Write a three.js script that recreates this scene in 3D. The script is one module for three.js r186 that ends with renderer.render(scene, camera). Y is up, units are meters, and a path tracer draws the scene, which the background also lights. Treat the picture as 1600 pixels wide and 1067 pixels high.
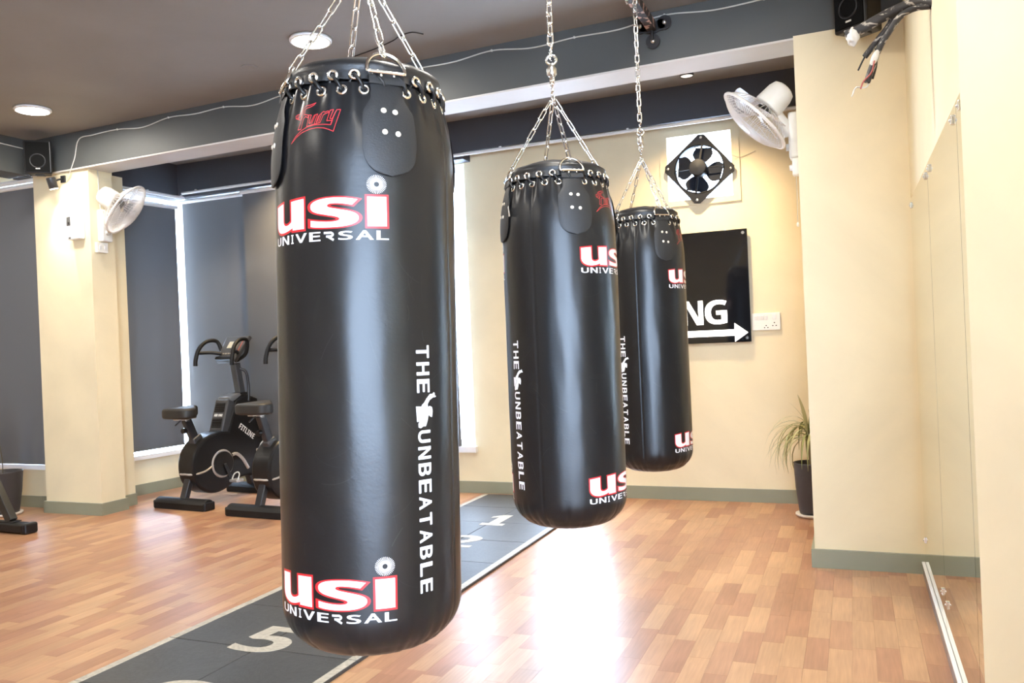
import * as THREE from 'three';
import { RoundedBoxGeometry } from 'three/addons/geometries/RoundedBoxGeometry.js';
import { TextGeometry } from 'three/addons/geometries/TextGeometry.js';
import { FontLoader } from 'three/addons/loaders/FontLoader.js';
import { RectAreaLightUniformsLib } from 'three/addons/lights/RectAreaLightUniformsLib.js';
import { mergeGeometries } from 'three/addons/utils/BufferGeometryUtils.js';
import { ImprovedNoise } from 'three/addons/math/ImprovedNoise.js';

RectAreaLightUniformsLib.init();
const scene = new THREE.Scene();
const R = THREE.MathUtils.degToRad;

// ---------------------------------------------------------------- camera
const camera = new THREE.PerspectiveCamera(2 * Math.atan(533.5 / 1290) * 180 / Math.PI, 1600 / 1067, 0.05, 200);
camera.position.set(0, 1.3, 0);
camera.rotation.order = 'YXZ';
camera.rotation.set(0, R(22.4), R(-2.45));
camera.updateMatrixWorld(true);

// ---------------------------------------------------------------- sky and exposure
const SKY = 9.0;
scene.background = new THREE.Color().setRGB(0.66 * SKY, 0.86 * SKY, 1.16 * SKY);
const renderer = new THREE.WebGLRenderer({ antialias: true });
renderer.toneMapping = THREE.LinearToneMapping;
renderer.toneMappingExposure = 3.1;
renderer.shadowMap.enabled = true;

const LED_NITS = 80;      // ceiling panels
const SPOT_CD = 1.4;       // spotlight on the column
const CAN_CD = 6;         // small ceiling cans of the rear bay

// ---------------------------------------------------------------- helpers
let seed = 20240611;
const rnd = () => { seed = (seed * 1664525 + 1013904223) >>> 0; return seed / 4294967296; };
const rr = (a, b) => a + (b - a) * rnd();
const noise = new ImprovedNoise();
const V = (x, y, z) => new THREE.Vector3(x, y, z);
const used = {};
function numbered(n) { used[n] = (used[n] ?? -1) + 1; return used[n] ? `${n}_${String(used[n]).padStart(3, '0')}` : n; }
const lin = (r, g, b) => new THREE.Color().setRGB(r, g, b);
function mat(color, roughness = 0.6, o = {}) {
  return new THREE.MeshPhysicalMaterial({ color: Array.isArray(color) ? lin(...color) : color, roughness, ...o });
}
function mk(name, geo, m, parent) {
  const o = new THREE.Mesh(geo, m); o.name = name; o.castShadow = o.receiveShadow = true;
  if (parent) parent.add(o);
  return o;
}
function thing(name, label, category, pos = [0, 0, 0], group) {
  const g = new THREE.Group(); g.name = numbered(name); g.position.set(...pos); scene.add(g);
  g.userData = { label, category }; if (group) g.userData.group = group;
  return g;
}
function struct(name, geo, m, parent = scene) {
  const o = mk(name, geo, m, parent); if (parent === scene) o.userData.kind = 'structure'; return o;
}
// box from corner to corner with uv in metres
function box(x0, x1, y0, y1, z0, z1) {
  const g = new THREE.BoxGeometry(x1 - x0, y1 - y0, z1 - z0), p = g.attributes.position, n = g.attributes.normal, uv = g.attributes.uv;
  g.translate((x0 + x1) / 2, (y0 + y1) / 2, (z0 + z1) / 2);
  for (let i = 0; i < p.count; i++) {
    const x = p.getX(i), y = p.getY(i), z = p.getZ(i);
    if (Math.abs(n.getX(i)) > 0.5) uv.setXY(i, z, y); else if (Math.abs(n.getY(i)) > 0.5) uv.setXY(i, x, z); else uv.setXY(i, x, y);
  }
  return g;
}
const rbox = (w, h, d, r = 0.005, s = 2) => new RoundedBoxGeometry(w, h, d, s, Math.min(r, w / 2.01, h / 2.01, d / 2.01));
const at = (g, x, y, z) => g.translate(x, y, z);
function merge(list) {
  const l = list.map((g) => { const c = g.index ? g.toNonIndexed() : g.clone(); for (const k of Object.keys(c.attributes)) if (!['position', 'normal', 'uv'].includes(k)) c.deleteAttribute(k); return c; });
  return mergeGeometries(l);
}
function tube(pts, r, seg = 16, rad = 8, closed = false, curve) {
  return new THREE.TubeGeometry(curve || new THREE.CatmullRomCurve3(pts.map((p) => (p.isVector3 ? p : V(...p))), closed), seg, r, rad, closed);
}
// straight rod between two points, with caps
function rod(a, b, r, r2 = r, rad = 12) {
  a = a.isVector3 ? a : V(...a); b = b.isVector3 ? b : V(...b);
  const d = b.clone().sub(a), g = new THREE.CylinderGeometry(r2, r, d.length(), rad);
  g.applyQuaternion(new THREE.Quaternion().setFromUnitVectors(V(0, 1, 0), d.clone().normalize()));
  return g.translate((a.x + b.x) / 2, (a.y + b.y) / 2, (a.z + b.z) / 2);
}
// box beam between two points
function bar(a, b, w, h, round = 0.006) {
  a = V(...a); b = V(...b); const d = b.clone().sub(a), L = d.length();
  const g = rbox(w, h, L, round), q = new THREE.Quaternion(), z = d.clone().normalize(), up = Math.abs(z.y) > 0.95 ? V(0, 0, -1) : V(0, 1, 0);
  const x = up.clone().cross(z).normalize(), y = z.clone().cross(x);
  q.setFromRotationMatrix(new THREE.Matrix4().makeBasis(x, y, z));
  return g.applyQuaternion(q).translate((a.x + b.x) / 2, (a.y + b.y) / 2, (a.z + b.z) / 2);
}
const lathe = (pts, seg = 32) => new THREE.LatheGeometry(pts.map((p) => new THREE.Vector2(...p)), seg);
const ring = (R0, r, seg = 24, rad = 8, arc = Math.PI * 2) => new THREE.TorusGeometry(R0, r, rad, seg, arc);
function shape(pts) { const s = new THREE.Shape(); pts.forEach((p, i) => (i ? s.lineTo(...p) : s.moveTo(...p))); s.closePath(); return s; }
function extrude(s, depth, bevel = 0, curveSegments = 12) {
  return new THREE.ExtrudeGeometry(s, { depth, bevelEnabled: bevel > 0, bevelThickness: bevel, bevelSize: bevel, bevelSegments: 2, curveSegments });
}
function canvas(w, h, draw) { const c = document.createElement('canvas'); c.width = w; c.height = h; draw(c.getContext('2d'), w, h); return c; }
function ctex(c, srgb = true) {
  const t = new THREE.CanvasTexture(c); if (srgb) t.colorSpace = THREE.SRGBColorSpace;
  t.wrapS = t.wrapT = THREE.RepeatWrapping; t.anisotropy = 8; return t;
}
function noiseTex(n, f, srgb, w = 256) {     // f(u, v) -> [r, g, b] 0..255, tiling is up to f
  const d = new Uint8Array(w * w * 4);
  for (let j = 0; j < w; j++) for (let i = 0; i < w; i++) { const c = f(i / w, j / w).map((q) => Math.max(0, Math.min(255, q))); d.set([c[0], c[1], c[2], 255], (j * w + i) * 4); }
  const t = new THREE.DataTexture(d, w, w); t.magFilter = THREE.LinearFilter; t.minFilter = THREE.LinearMipmapLinearFilter; t.generateMipmaps = true;
  t.wrapS = t.wrapT = THREE.RepeatWrapping; if (srgb) t.colorSpace = THREE.SRGBColorSpace; t.repeat.set(1 / n, 1 / n); t.needsUpdate = true; return t;
}
// tiling fractal noise on a torus
function fbm(u, v, s, o = 4) {
  let a = 0, k = 0.5; const TAU = Math.PI * 2;
  for (let i = 0; i < o; i++) { const q = s * (1 << i) / TAU; a += k * noise.noise(Math.cos(u * TAU) * q + 7.1 * i, Math.sin(u * TAU) * q + Math.cos(v * TAU) * q, Math.sin(v * TAU) * q); k *= 0.5; }
  return a;
}

// ---------------------------------------------------------------- materials
const plasterMap = noiseTex(2.2, (u, v) => { const a = 246 + 16 * fbm(u, v, 5, 5); return [a, a, a - 1]; }, true);
const plasterBump = noiseTex(0.7, (u, v) => { const a = 128 + 90 * fbm(u, v, 14, 4); return [a, a, a]; }, false);
const M = {
  cream: mat([0.84, 0.73, 0.50], 0.55, { map: plasterMap, bumpMap: plasterBump, bumpScale: 0.0012 }),
  ceil: mat([0.262, 0.246, 0.232], 0.7, { map: plasterMap, bumpMap: plasterBump, bumpScale: 0.0012 }),
  beam: mat([0.080, 0.084, 0.083], 0.55, { map: plasterMap, bumpMap: plasterBump, bumpScale: 0.0012 }),
  skirting: mat([0.275, 0.282, 0.205], 0.35, { map: plasterMap }),
  whiteFrame: mat([0.78, 0.78, 0.77], 0.35),
  sill: mat([0.78, 0.76, 0.73], 0.3),
  blind: mat([0.115, 0.122, 0.134], 0.75),
  under: mat([0.64, 0.60, 0.56], 0.6, { map: plasterMap }),
  soffit: mat([0.062, 0.066, 0.080], 0.6, { map: plasterMap }),
  rail: mat([0.72, 0.73, 0.74], 0.3),
  glass: new THREE.MeshPhysicalMaterial({ color: 0xffffff, roughness: 0.0, transmission: 1, thickness: 0, ior: 1.45 }),
  mirror: mat([0.86, 0.90, 0.86], 0.012, { metalness: 1 }),
  steel: mat([0.62, 0.62, 0.60], 0.28, { metalness: 1 }),
  chrome: mat([0.80, 0.80, 0.78], 0.14, { metalness: 1 }),
  channel: mat([0.34, 0.34, 0.35], 0.35, { metalness: 0.8 }),
  rubber: mat([0.008, 0.008, 0.0085], 0.5, { specularIntensity: 0.6 }),
  blackPlastic: mat([0.009, 0.009, 0.010], 0.38, { specularIntensity: 0.7 }),
  blackMetal: mat([0.02, 0.021, 0.024], 0.35),
  greyPlastic: mat([0.055, 0.055, 0.057], 0.42),
  whitePlastic: mat([0.80, 0.78, 0.72], 0.32),
  silver: mat([0.52, 0.50, 0.47], 0.35, { metalness: 0.6 }),
  cableWhite: mat([0.55, 0.54, 0.50], 0.6),
  creamRivet: mat([0.75, 0.68, 0.55], 0.35),
  cover: mat([0.012, 0.012, 0.013], 0.3),
};

// ================================================================ THE SETTING
const X_L = -9.5, X_R = 5.0, Z_B = -6.5, Z_F = 3.0, H = 3.2;

// ---- floor: wooden strip blocks on a dark bed
const woodMap = noiseTex(1, (u, v) => {
  const g = fbm(u * 1.0, v, 3, 3), f = noise.noise(u * 46, v * 5, 3.3) * 0.5 + noise.noise(u * 90, v * 9, 1.7) * 0.5;
  const a = 228 + 26 * g + 20 * f; return [a, a - 2, a - 6];
}, true, 256);
const floor = struct('floor', box(X_L - 0.2, X_R + 0.2, -0.2, -0.004, Z_B - 0.2, Z_F + 0.2), mat([0.22, 0.12, 0.07], 0.6));
const BW = 0.0875, BL = 0.345, GAP = 0.0003;
const TINTS = [[0.635, 0.380, 0.220], [0.585, 0.332, 0.193], [0.535, 0.288, 0.170], [0.485, 0.248, 0.150], [0.61, 0.360, 0.208], [0.505, 0.260, 0.158]];
const woodMats = TINTS.map((t) => mat(t, 0.33, { map: woodMap }));
const fieldMat = mat([1, 1, 1], 0.33, { map: woodMap, vertexColors: true });
function blockGeo(w, l, uo, vo) {
  const g = box(-w / 2 + GAP, w / 2 - GAP, -0.004, 0, -l / 2 + GAP, l / 2 - GAP), uv = g.attributes.uv;
  for (let i = 0; i < uv.count; i++) uv.setXY(i, uv.getX(i) * 2 + uo, uv.getY(i) * 1.1 + vo);
  return g;
}
const blockGeos = Array.from({ length: 12 }, () => blockGeo(BW, BL, rnd(), rnd()));
const MAT_X0 = -2.95, MAT_X1 = -1.935;
{
  const cand = [], field = [];
  const pv = V(0, 0, 0), ctr = camera.position;
  for (let i = 0, x = X_L; x < X_R; i++, x += BW) {
    let z = Z_B - rnd() * BL;
    for (; z < Z_F; z += BL) {
      const z0 = Math.max(z, Z_B), z1 = Math.min(z + BL, Z_F); if (z1 - z0 < 0.02) continue;
      const b = { x: x + BW / 2, z: (z0 + z1) / 2, l: z1 - z0, tint: Math.floor(rnd() * TINTS.length), v: Math.floor(rnd() * 12) };
      let show = 0;
      if (b.l > BL - 1e-6 && !(b.x > MAT_X0 - 0.02 && b.x < MAT_X1 + 0.02) && b.z < -0.5) {
        pv.set(b.x, 0, b.z).project(camera);
        const px = (pv.x + 1) * 800, py = (1 - pv.y) * 533.5;
        const hidden = (px > 440 && px < 715 && py < 1010) || (b.x > -0.235 && b.z < -4.78) || b.x > 0.27;
        if (px > 4 && px < 1596 && py < 1064 && !hidden) { const d = Math.hypot(b.x - ctr.x, 1.3, b.z - ctr.z); show = 1 / (d * d * d); }
      }
      b.show = show; cand.push(b);
    }
  }
  cand.sort((a, b) => b.show - a.show);
  cand.forEach((b, k) => {
    if (k < 300 && b.show > 0) {
      const o = mk(k ? `plank_${String(k).padStart(3, '0')}` : 'plank', blockGeos[b.v], woodMats[b.tint], floor); o.position.set(b.x, 0, b.z);
    } else {
      const g = (b.l > BL - 1e-6 ? blockGeos[b.v].clone() : blockGeo(BW, b.l, rnd(), rnd())).translate(b.x, 0, b.z).toNonIndexed();
      const c = new Float32Array(g.attributes.position.count * 3); for (let i = 0; i < c.length; i += 3) c.set(TINTS[b.tint], i);
      g.setAttribute('color', new THREE.BufferAttribute(c, 3)); field.push(g);
    }
  });
  const f = mk('plank_field', mergeGeometries(field), fieldMat, floor); f.userData.kind = 'stuff';
}

// ---- ceiling and beams
struct('ceiling', box(X_L - 0.2, X_R + 0.2, H, H + 0.2, Z_B - 0.2, Z_F + 0.2), M.ceil);
function prism(pts, y0, y1) {           // pts: [x, z] around, extruded upwards
  const g = extrude(shape(pts.map(([x, z]) => [x, -z])), y1 - y0); g.rotateX(-Math.PI / 2); g.translate(0, y0, 0); return g;
}
struct('beam_main', prism([[-6.72, -5.03], [0.31, -4.79], [2.6, -4.79], [2.6, -5.05], [0.31, -5.05], [-6.72, -5.27]], 2.9, H), M.beam);
struct('trim_6', prism([[-6.47, -5.018], [0.31, -4.788], [0.31, -5.052], [-6.47, -5.268]], 2.888, 2.8995), M.under);
struct('beam_cross', box(-6.72, -6.47, 2.9, H, -5.0, Z_F), M.beam);
struct('beam_soffit', merge([box(-6.15, -3.0, 2.87, H, Z_B, Z_B + 0.14), box(-3.0, 2.4, 2.93, H, Z_B, Z_B + 0.14), box(-6.62, -6.15, 2.88, H, Z_B, -5.3)]), M.soffit);

// ---- walls (with thickness and openings)
const T = 0.2;
// back wall: window_2 x -6.12..-3.06, window_3 x -2.60..-1.87, fan opening x -1.29..-0.80
struct('wall_back', merge([
  box(-6.2, -6.12, 0, H, Z_B - T, Z_B), box(-6.12, -3.06, 0, 0.40, Z_B - T, Z_B), box(-6.12, -3.06, 2.86, H, Z_B - T, Z_B),
  box(-3.06, -2.52, 0, H, Z_B - T, Z_B), box(-2.52, -1.95, 0, 0.40, Z_B - T, Z_B), box(-2.52, -1.95, 2.2, H, Z_B - T, Z_B),
  box(-1.95, -1.29, 0, H, Z_B - T, Z_B), box(-1.29, -0.80, 0, 2.345, Z_B - T, Z_B), box(-1.29, -0.80, 2.845, H, Z_B - T, Z_B),
  box(-0.80, 2.6, 0, H, Z_B - T, Z_B)]), M.cream);
struct('wall_right_end', box(-0.235, 2.6, 0, 2.9, -5.2, -4.78), M.cream);
struct('wall_passage', box(2.4, 2.6, 0, H, Z_B, -5.2), M.cream);
struct('wall_right', box(0.31, 0.6, 0, H, -4.78, -2.36), M.cream);
struct('wall_right_pier', prism([[0.274, -2.36], [0.58, -1.72], [0.58, -1.3], [X_R + 0.2, -1.3], [X_R + 0.2, -2.36]], 0, H), M.cream);
struct('wall_alcove', box(X_R, X_R + T, 0, H, -1.3, Z_F), M.cream);
// front wall behind the camera, with a wide shopfront window
struct('wall_front', merge([box(X_L, 0.0, 0, H, Z_F, Z_F + T), box(0.0, 4.6, 0, 0.15, Z_F, Z_F + T), box(0.0, 4.6, 2.75, H, Z_F, Z_F + T), box(4.6, X_R + T, 0, H, Z_F, Z_F + T)]), M.cream);
struct('wall_left', box(X_L - T, X_L, 0, H, -5.4, Z_F + T), M.cream);
// left bay: wall with window_1
struct('wall_left_bay', merge([box(X_L, -9.0, 0, H, -5.4, -5.2), box(-9.0, -6.62, 0, 0.37, -5.4, -5.2), box(-9.0, -6.62, 2.86, H, -5.4, -5.2), box(-6.62, -6.47, 0, H, -5.4, -5.2)]), M.cream);
struct('column', merge([box(-6.47, -5.82, 0, 2.9, -5.27, -5.03), box(-6.5, -5.93, 0, 2.9, -5.48, -5.27)]), M.cream);
// side wall with window_4, a little skewed
const SKEW = R(7);
const sideOf = (z) => -6.2 - Math.tan(SKEW) * (z + 6.5);           // x of that wall's face
function side(geo) { geo.rotateY(-SKEW); return geo.translate(-6.2, 0, -6.5); }   // local: x outwards is negative, z from 0 (corner) to 1
struct('wall_left_side', side(merge([box(-0.1, 0, 0, 0.36, 0, 1.15), box(-0.1, 0, 2.88, H, 0, 1.15), box(-0.1, 0, 0.36, 2.88, 0.95, 1.15)])), M.cream);

// ---- windows: frame, mullions, panes, sills
function windowFrame(name, x0, x1, y0, y1, z, cols, rows = 1, m = M.whiteFrame) {
  const f = 0.05, parts = [box(x0, x1, y0, y0 + f, z - 0.03, z + 0.03), box(x0, x1, y1 - f, y1, z - 0.03, z + 0.03), box(x0, x0 + f, y0 + f, y1 - f, z - 0.03, z + 0.03), box(x1 - f, x1, y0 + f, y1 - f, z - 0.03, z + 0.03)];
  const o = struct(name, merge(parts), m);
  for (let i = 0; i < cols; i++) for (let j = 0; j < rows; j++) {
    const a = x0 + f + (x1 - x0 - 2 * f) * i / cols, b = x0 + f + (x1 - x0 - 2 * f) * (i + 1) / cols, c = y0 + f + (y1 - y0 - 2 * f) * j / rows, d = y0 + f + (y1 - y0 - 2 * f) * (j + 1) / rows;
    mk('pane', box(a + 0.001, b - 0.001, c + 0.001, d - 0.001, z - 0.003, z + 0.003), M.glass, o);
    if (i) mk('mullion', box(a - 0.02, a + 0.02, c, d, z - 0.025, z + 0.025), m, o);
  }
  return o;
}
windowFrame('window_1', -9.0, -6.62, 0.37, 2.86, -5.33, 3);
windowFrame('window_2', -6.12, -3.06, 0.40, 2.86, -6.62, 4);
windowFrame('window_3', -2.52, -1.95, 0.40, 2.2, -6.62, 1);
{ // window_4 in the side wall, running up to the corner
  const f = 0.03, o = struct('window_4', side(merge([box(-0.07, -0.03, 0.36, 0.36 + f, 0.0, 0.95), box(-0.07, -0.03, 2.88 - f, 2.88, 0.0, 0.95), box(-0.07, -0.03, 0.36 + f, 2.88 - f, 0.0, 0.02), box(-0.07, -0.03, 0.36 + f, 2.88 - f, 0.95 - f, 0.95)])), M.whiteFrame);
  mk('pane', side(box(-0.053, -0.047, 0.36 + f, 2.88 - f, 0.02, 0.95 - f)), M.glass, o);
}
windowFrame('window_5', 0.0, 4.6, 0.15, 2.75, Z_F + 0.1, 3);
struct('trim_1', merge([box(-9.0, -6.48, 0.345, 0.39, -5.2, -5.14)]), M.sill);
struct('trim_2', box(-6.15, -3.04, 0.355, 0.405, Z_B, Z_B + 0.05), M.sill);
struct('trim_3', box(-2.55, -1.92, 0.355, 0.405, Z_B, Z_B + 0.05), M.sill);
struct('trim_4', side(box(0.0, 0.05, 0.335, 0.375, 0.0, 1.0)), M.sill);
struct('trim_5', merge([box(-1.35, -0.74, 2.845, 2.895, Z_B, Z_B + 0.012), box(-1.35, -1.29, 2.30, 2.845, Z_B, Z_B + 0.012), box(-0.80, -0.74, 2.30, 2.845, Z_B, Z_B + 0.012), box(-1.29, -0.80, 2.30, 2.345, Z_B, Z_B + 0.012)]), M.cream);

// ---- baseboards
const BH = 0.1, BT = 0.018;
struct('baseboard_back', box(-6.2, 2.4, 0, BH, Z_B, Z_B + BT), M.skirting);
struct('baseboard_right', merge([box(-0.235 - BT, 0.31, 0, BH, -4.78, -4.78 + BT), box(-0.235 - BT, -0.235, 0, BH, -5.2, -4.78)]), M.skirting);
struct('baseboard_left', merge([box(X_L, -6.47, 0, BH, -5.2, -5.2 + BT)]), M.skirting);
struct('baseboard_side', side(box(0.0, BT, 0, BH, 0.02, 1.1)), M.skirting);
struct('baseboard_column', merge([box(-6.488, -5.802, 0, BH, -5.03, -5.012), box(-5.82, -5.802, 0, BH, -5.27, -5.03), box(-5.93, -5.802, 0, BH, -5.288, -5.27), box(-5.93, -5.912, 0, BH, -5.48, -5.288), box(-6.488, -6.47, 0, BH, -5.2, -5.03)]), M.skirting);
struct('baseboard_front', merge([box(X_L, 0.0, 0, BH, Z_F - BT, Z_F), box(0.58, X_R, 0, BH, -1.3, -1.3 + BT)]), M.skirting);

// ================================================================ THINGS
// ---- roller blinds
function roller(label, w, y0, y1, place, wave = 1, group) {
  const t = thing('roller_blind', label, 'blind', [0, 0, 0], group || 'roller blinds over the windows');
  const g = new THREE.PlaneGeometry(w, y1 - y0, Math.ceil(w / 0.03), 60), p = g.attributes.position, s = rnd() * 50;
  const back = g.clone();
  for (const [q, off] of [[g, 0.0008], [back, -0.0008]]) {
    const a = q.attributes.position;
    for (let i = 0; i < a.count; i++) {
      const x = a.getX(i), y = a.getY(i) + (y1 - y0) / 2, low = Math.max(0, 1 - y / 0.75);
      const d = 0.011 * wave * low * Math.sin(x * 22 + s + 2.5 * noise.noise(x * 3, y * 2, s)) + 0.006 * wave * noise.noise(x * 1.2, y * 1.1, s);
      a.setZ(i, d + off);
    }
    q.computeVertexNormals();
  }
  const idx = back.index.array; for (let i = 0; i < idx.length; i += 3) { const k = idx[i]; idx[i] = idx[i + 1]; idx[i + 1] = k; } back.computeVertexNormals();
  mk('fabric', merge([g, back]).translate(0, (y0 + y1) / 2, 0), M.blind, t);
  mk('roller_tube', rod([-w / 2 - 0.02, y1 + 0.01, 0.0], [w / 2 + 0.02, y1 + 0.01, 0.0], 0.02), M.rail, t);
  mk('bottom_bar', bar([-w / 2, y0 + 0.006, 0], [w / 2, y0 + 0.006, 0], 0.012, 0.014, 0.003), M.blind, t);
  t.position.set(...place.p); t.rotation.y = place.r || 0;
  return t;
}
roller('wide dark grey roller blind at the window behind the leftmost potted plant', 2.50, 0.40, 2.83, { p: [-7.76, 0, -5.10] }, 1);
roller('narrow dark roller blind in the corner, directly behind the bike console', 0.88, 0.42, 2.83, { p: [-5.735, 0, -6.44] }, 0.5);
const blindB = roller('wide dark roller blind behind the largest punching bag, with a hanging pull chain', 2.22, 0.42, 2.83, { p: [-4.24, 0, -6.36] }, 0.4);
mk('pull_chain', tube([[1.02, 2.79, 0.03], [1.035, 2.2, 0.035], [1.03, 1.7, 0.035], [1.06, 1.32, 0.035], [1.095, 1.36, 0.035], [1.085, 1.8, 0.035], [1.06, 2.4, 0.035], [1.04, 2.79, 0.03]], 0.003, 60, 6), M.cableWhite, blindB);
{ // blind of the side window: hangs along that wall, leaving a slit at the corner
  const zc = -6.5 + 0.565, b = roller('dark roller blind beside the column fan, daylight spilling past its edge', 0.77, 0.42, 2.76, { p: [sideOf(zc) + 0.07, 0, zc], r: Math.PI / 2 - SKEW }, 1);
  b.userData.group = 'roller blinds over the windows';
}
// white curtain rails under the soffit
function railThing(label, a, b, r = 0.016) {
  const t = thing('curtain_rail', label, 'rail', [0, 0, 0], 'white rails along the top of the windows');
  mk('tube', rod(a, b, r), M.rail, t);
  const A = V(...a), B = V(...b), n = Math.max(2, Math.round(A.distanceTo(B) / 1.2));
  for (let i = 0; i <= n; i++) { const p = A.clone().lerp(B, 0.03 + 0.94 * i / n); mk('bracket', at(rbox(0.02, 0.03, 0.02, 0.004), p.x, p.y + 0.008, p.z), M.rail, t); }
}
railThing('long white rail under the dark soffit of the back wall', [-6.08, 2.905, -6.345], [-0.3, 2.905, -6.345], 0.014);
railThing('short white rail above the blind beside the column fan', [-6.08, 2.86, -6.36], [-6.13, 2.86, -5.5]);
railThing('white rail above the blind behind the leftmost potted plant', [-9.0, 2.89, -5.1], [-6.5, 2.89, -5.1], 0.022);

// ---- mirror wall on the right
{
  const t = thing('wall_mirror', 'tall frameless mirror panels fixed along the side wall by the cream pier', 'mirror');
  const seams = [-4.74, -3.7, -2.712, -2.362];
  for (let i = 0; i < 3; i++) mk('mirror_panel', box(0.303, 0.309, 0.07, 1.94, seams[i] + 0.0025, seams[i + 1] - 0.0025), M.mirror, t);
  for (const z of [-4.67, -3.79, -3.61, -2.80, -2.62]) for (const y of [1.905, 0.2]) {
    const c = mk('clip', at(rbox(0.008, 0.03, 0.022, 0.003), 0.3, y, z), M.chrome, t);
    mk('screw', at(new THREE.SphereGeometry(0.005, 10, 6), 0.296, y, z), M.steel, c);
  }
  const c = thing('metal_channel', 'grey aluminium channel running along the floor under the mirror', 'channel');
  mk('face', box(0.290, 0.3095, 0.0, 0.058, -4.76, -2.362), M.channel, c);
  mk('lip', box(0.287, 0.302, 0.058, 0.066, -4.76, -2.362), M.whiteFrame, c);
}

// ---- rubber mat lane with tiles, edge stripes and painted numbers
const font = await new FontLoader().loadAsync('fonts/droid/droid_sans_bold.typeface.json');
{
  const t = thing('rubber_mat_lane', 'dark rubber tile lane with white edge stripes and painted distance numbers', 'mat', [0, 0, 0]);
  const rm = noiseTex(0.5, (u, v) => { const a = 205 + 46 * fbm(u, v, 26, 3) + 30 * fbm(u, v, 3, 3); return [a, a, a + 1]; }, true);
  const rb = noiseTex(0.25, (u, v) => { const a = 128 + 100 * fbm(u, v, 30, 3); return [a, a, a]; }, false);
  const tones = [[0.070, 0.073, 0.072], [0.064, 0.067, 0.067], [0.077, 0.080, 0.079]].map((c) => mat(c, 0.48, { map: rm, bumpMap: rb, bumpScale: 0.0012 }));
  const paint = mat([0.66, 0.61, 0.50], 0.5, { map: rm, bumpMap: rb, bumpScale: 0.0008 });
  const xs = [MAT_X0, -2.4425, MAT_X1], ths = [0.0145, 0.0152, 0.0138, 0.0149];
  let k = 0;
  for (let z = -6.39; z < -0.3; z += 0.5017) for (let i = 0; i < 2; i++) {
    const th = ths[k % 4], g = at(rbox(xs[i + 1] - xs[i] - 0.003, th, 0.4985, 0.003, 1), (xs[i] + xs[i + 1]) / 2 + (i ? 0.001 : -0.001) * (k % 3), th / 2, z + 0.2508);
    const p = g.attributes.position, n = g.attributes.normal, uv = g.attributes.uv; for (let q = 0; q < p.count; q++) uv.setXY(q, p.getX(q), p.getZ(q));
    const tile = mk('tile', g, tones[(k * 7 + i) % 3], t);
    const ex = i ? MAT_X1 - 0.045 : MAT_X0 + 0.005, sg = box(ex, ex + 0.04, th - 0.0002, th + 0.0009, z + 0.002, z + 0.4995);
    mk('edge_stripe', sg, paint, tile);
    k++;
  }
  const num = (s, zTop, h, xc) => {
    const g = new TextGeometry(s, { font, size: 1, depth: 0.0012, curveSegments: 8, bevelEnabled: false }); g.computeBoundingBox();
    const b = g.boundingBox; g.translate(-(b.min.x + b.max.x) / 2, -b.max.y, 0); const k2 = h / (b.max.y - b.min.y);
    g.scale(k2 * (s === '1' ? 0.86 : 1.34), k2, 1); g.rotateX(-Math.PI / 2); g.translate(xc, 0.0151, zTop);
    const uv = g.attributes.uv, p = g.attributes.position; for (let q = 0; q < p.count; q++) uv.setXY(q, p.getX(q), p.getZ(q));
    mk('lane_number', g, paint, t);
  };
  // the painted "1" has a foot serif
  const one = shape([[-0.09, 0], [0.09, 0], [0.09, 0.06], [0.04, 0.06], [0.04, 0.33], [-0.035, 0.33], [-0.095, 0.27], [-0.095, 0.225], [-0.04, 0.25], [-0.04, 0.06], [-0.09, 0.06]]);
  mk('lane_number', extrude(one, 0.0012).rotateX(-Math.PI / 2).translate(-2.405, 0.0151, -5.29), paint, t);
  num('2', -4.98, 0.30, -2.415); num('3', -4.36, 0.30, -2.42); num('4', -3.75, 0.30, -2.43); num('5', -3.13, 0.30, -2.455); num('6', -2.52, 0.30, -2.46); num('7', -1.96, 0.30, -2.46);
}

// ---- punching bags -------------------------------------------------------
const BAG_H = 1.345, BAG_R = 0.2, RIM = 1.272;      // height, radius, top edge of the body
function profile(y) {                                // radius of the body at height y above its bottom
  const t = y / BAG_H; let r = BAG_R * (0.985 + 0.018 * Math.sin(Math.PI * Math.min(1, (1 - t) * 0.86)));
  if (y < 0.105) { const k = 1 - y / 0.105; r = r - 0.105 * (1 - Math.sqrt(Math.max(0, 1 - k * k))); }
  if (y > 1.10) { const k = (y - 1.10) / (RIM - 1.10); r -= 0.026 * k * k; }
  return r;
}
const EY = 24, eyeAng = (i) => (i + 0.5) / EY * Math.PI * 2;
function bagRadius(phi, y) {
  let r = profile(y);
  r += 0.003 * noise.noise(Math.sin(phi) * 1.6, y * 2.4, Math.cos(phi) * 1.6) * Math.min(1, y * 5);
  r += 0.001 * noise.noise(Math.sin(phi) * 4, y * 6, Math.cos(phi) * 5 + 9);
  if (y > 1.17) { const k = (y - 1.17) / (RIM - 1.17), c = Math.cos(phi * EY); r += k * 0.0045 * -c + k * k * 0.002 * noise.noise(phi * 9, y * 20, 0); }   // puckers under the laces
  if (y < 0.12) { const k = 1 - y / 0.12; r -= 0.011 * k * Math.max(0, noise.noise(Math.sin(phi) * 8, y * 3, Math.cos(phi) * 8)) + 0.004 * Math.exp(-Math.pow((y - 0.034 - 0.008 * noise.noise(phi * 3, 0, 5)) / 0.004, 2)); }
  // welt seams
  for (const s of [46, 226]) { let d = Math.abs(((phi * 180 / Math.PI - s) % 360 + 540) % 360 - 180); if (d < 3) r -= 0.0022 * Math.exp(-(d * d) / 0.6); }
  return r;
}
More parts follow.
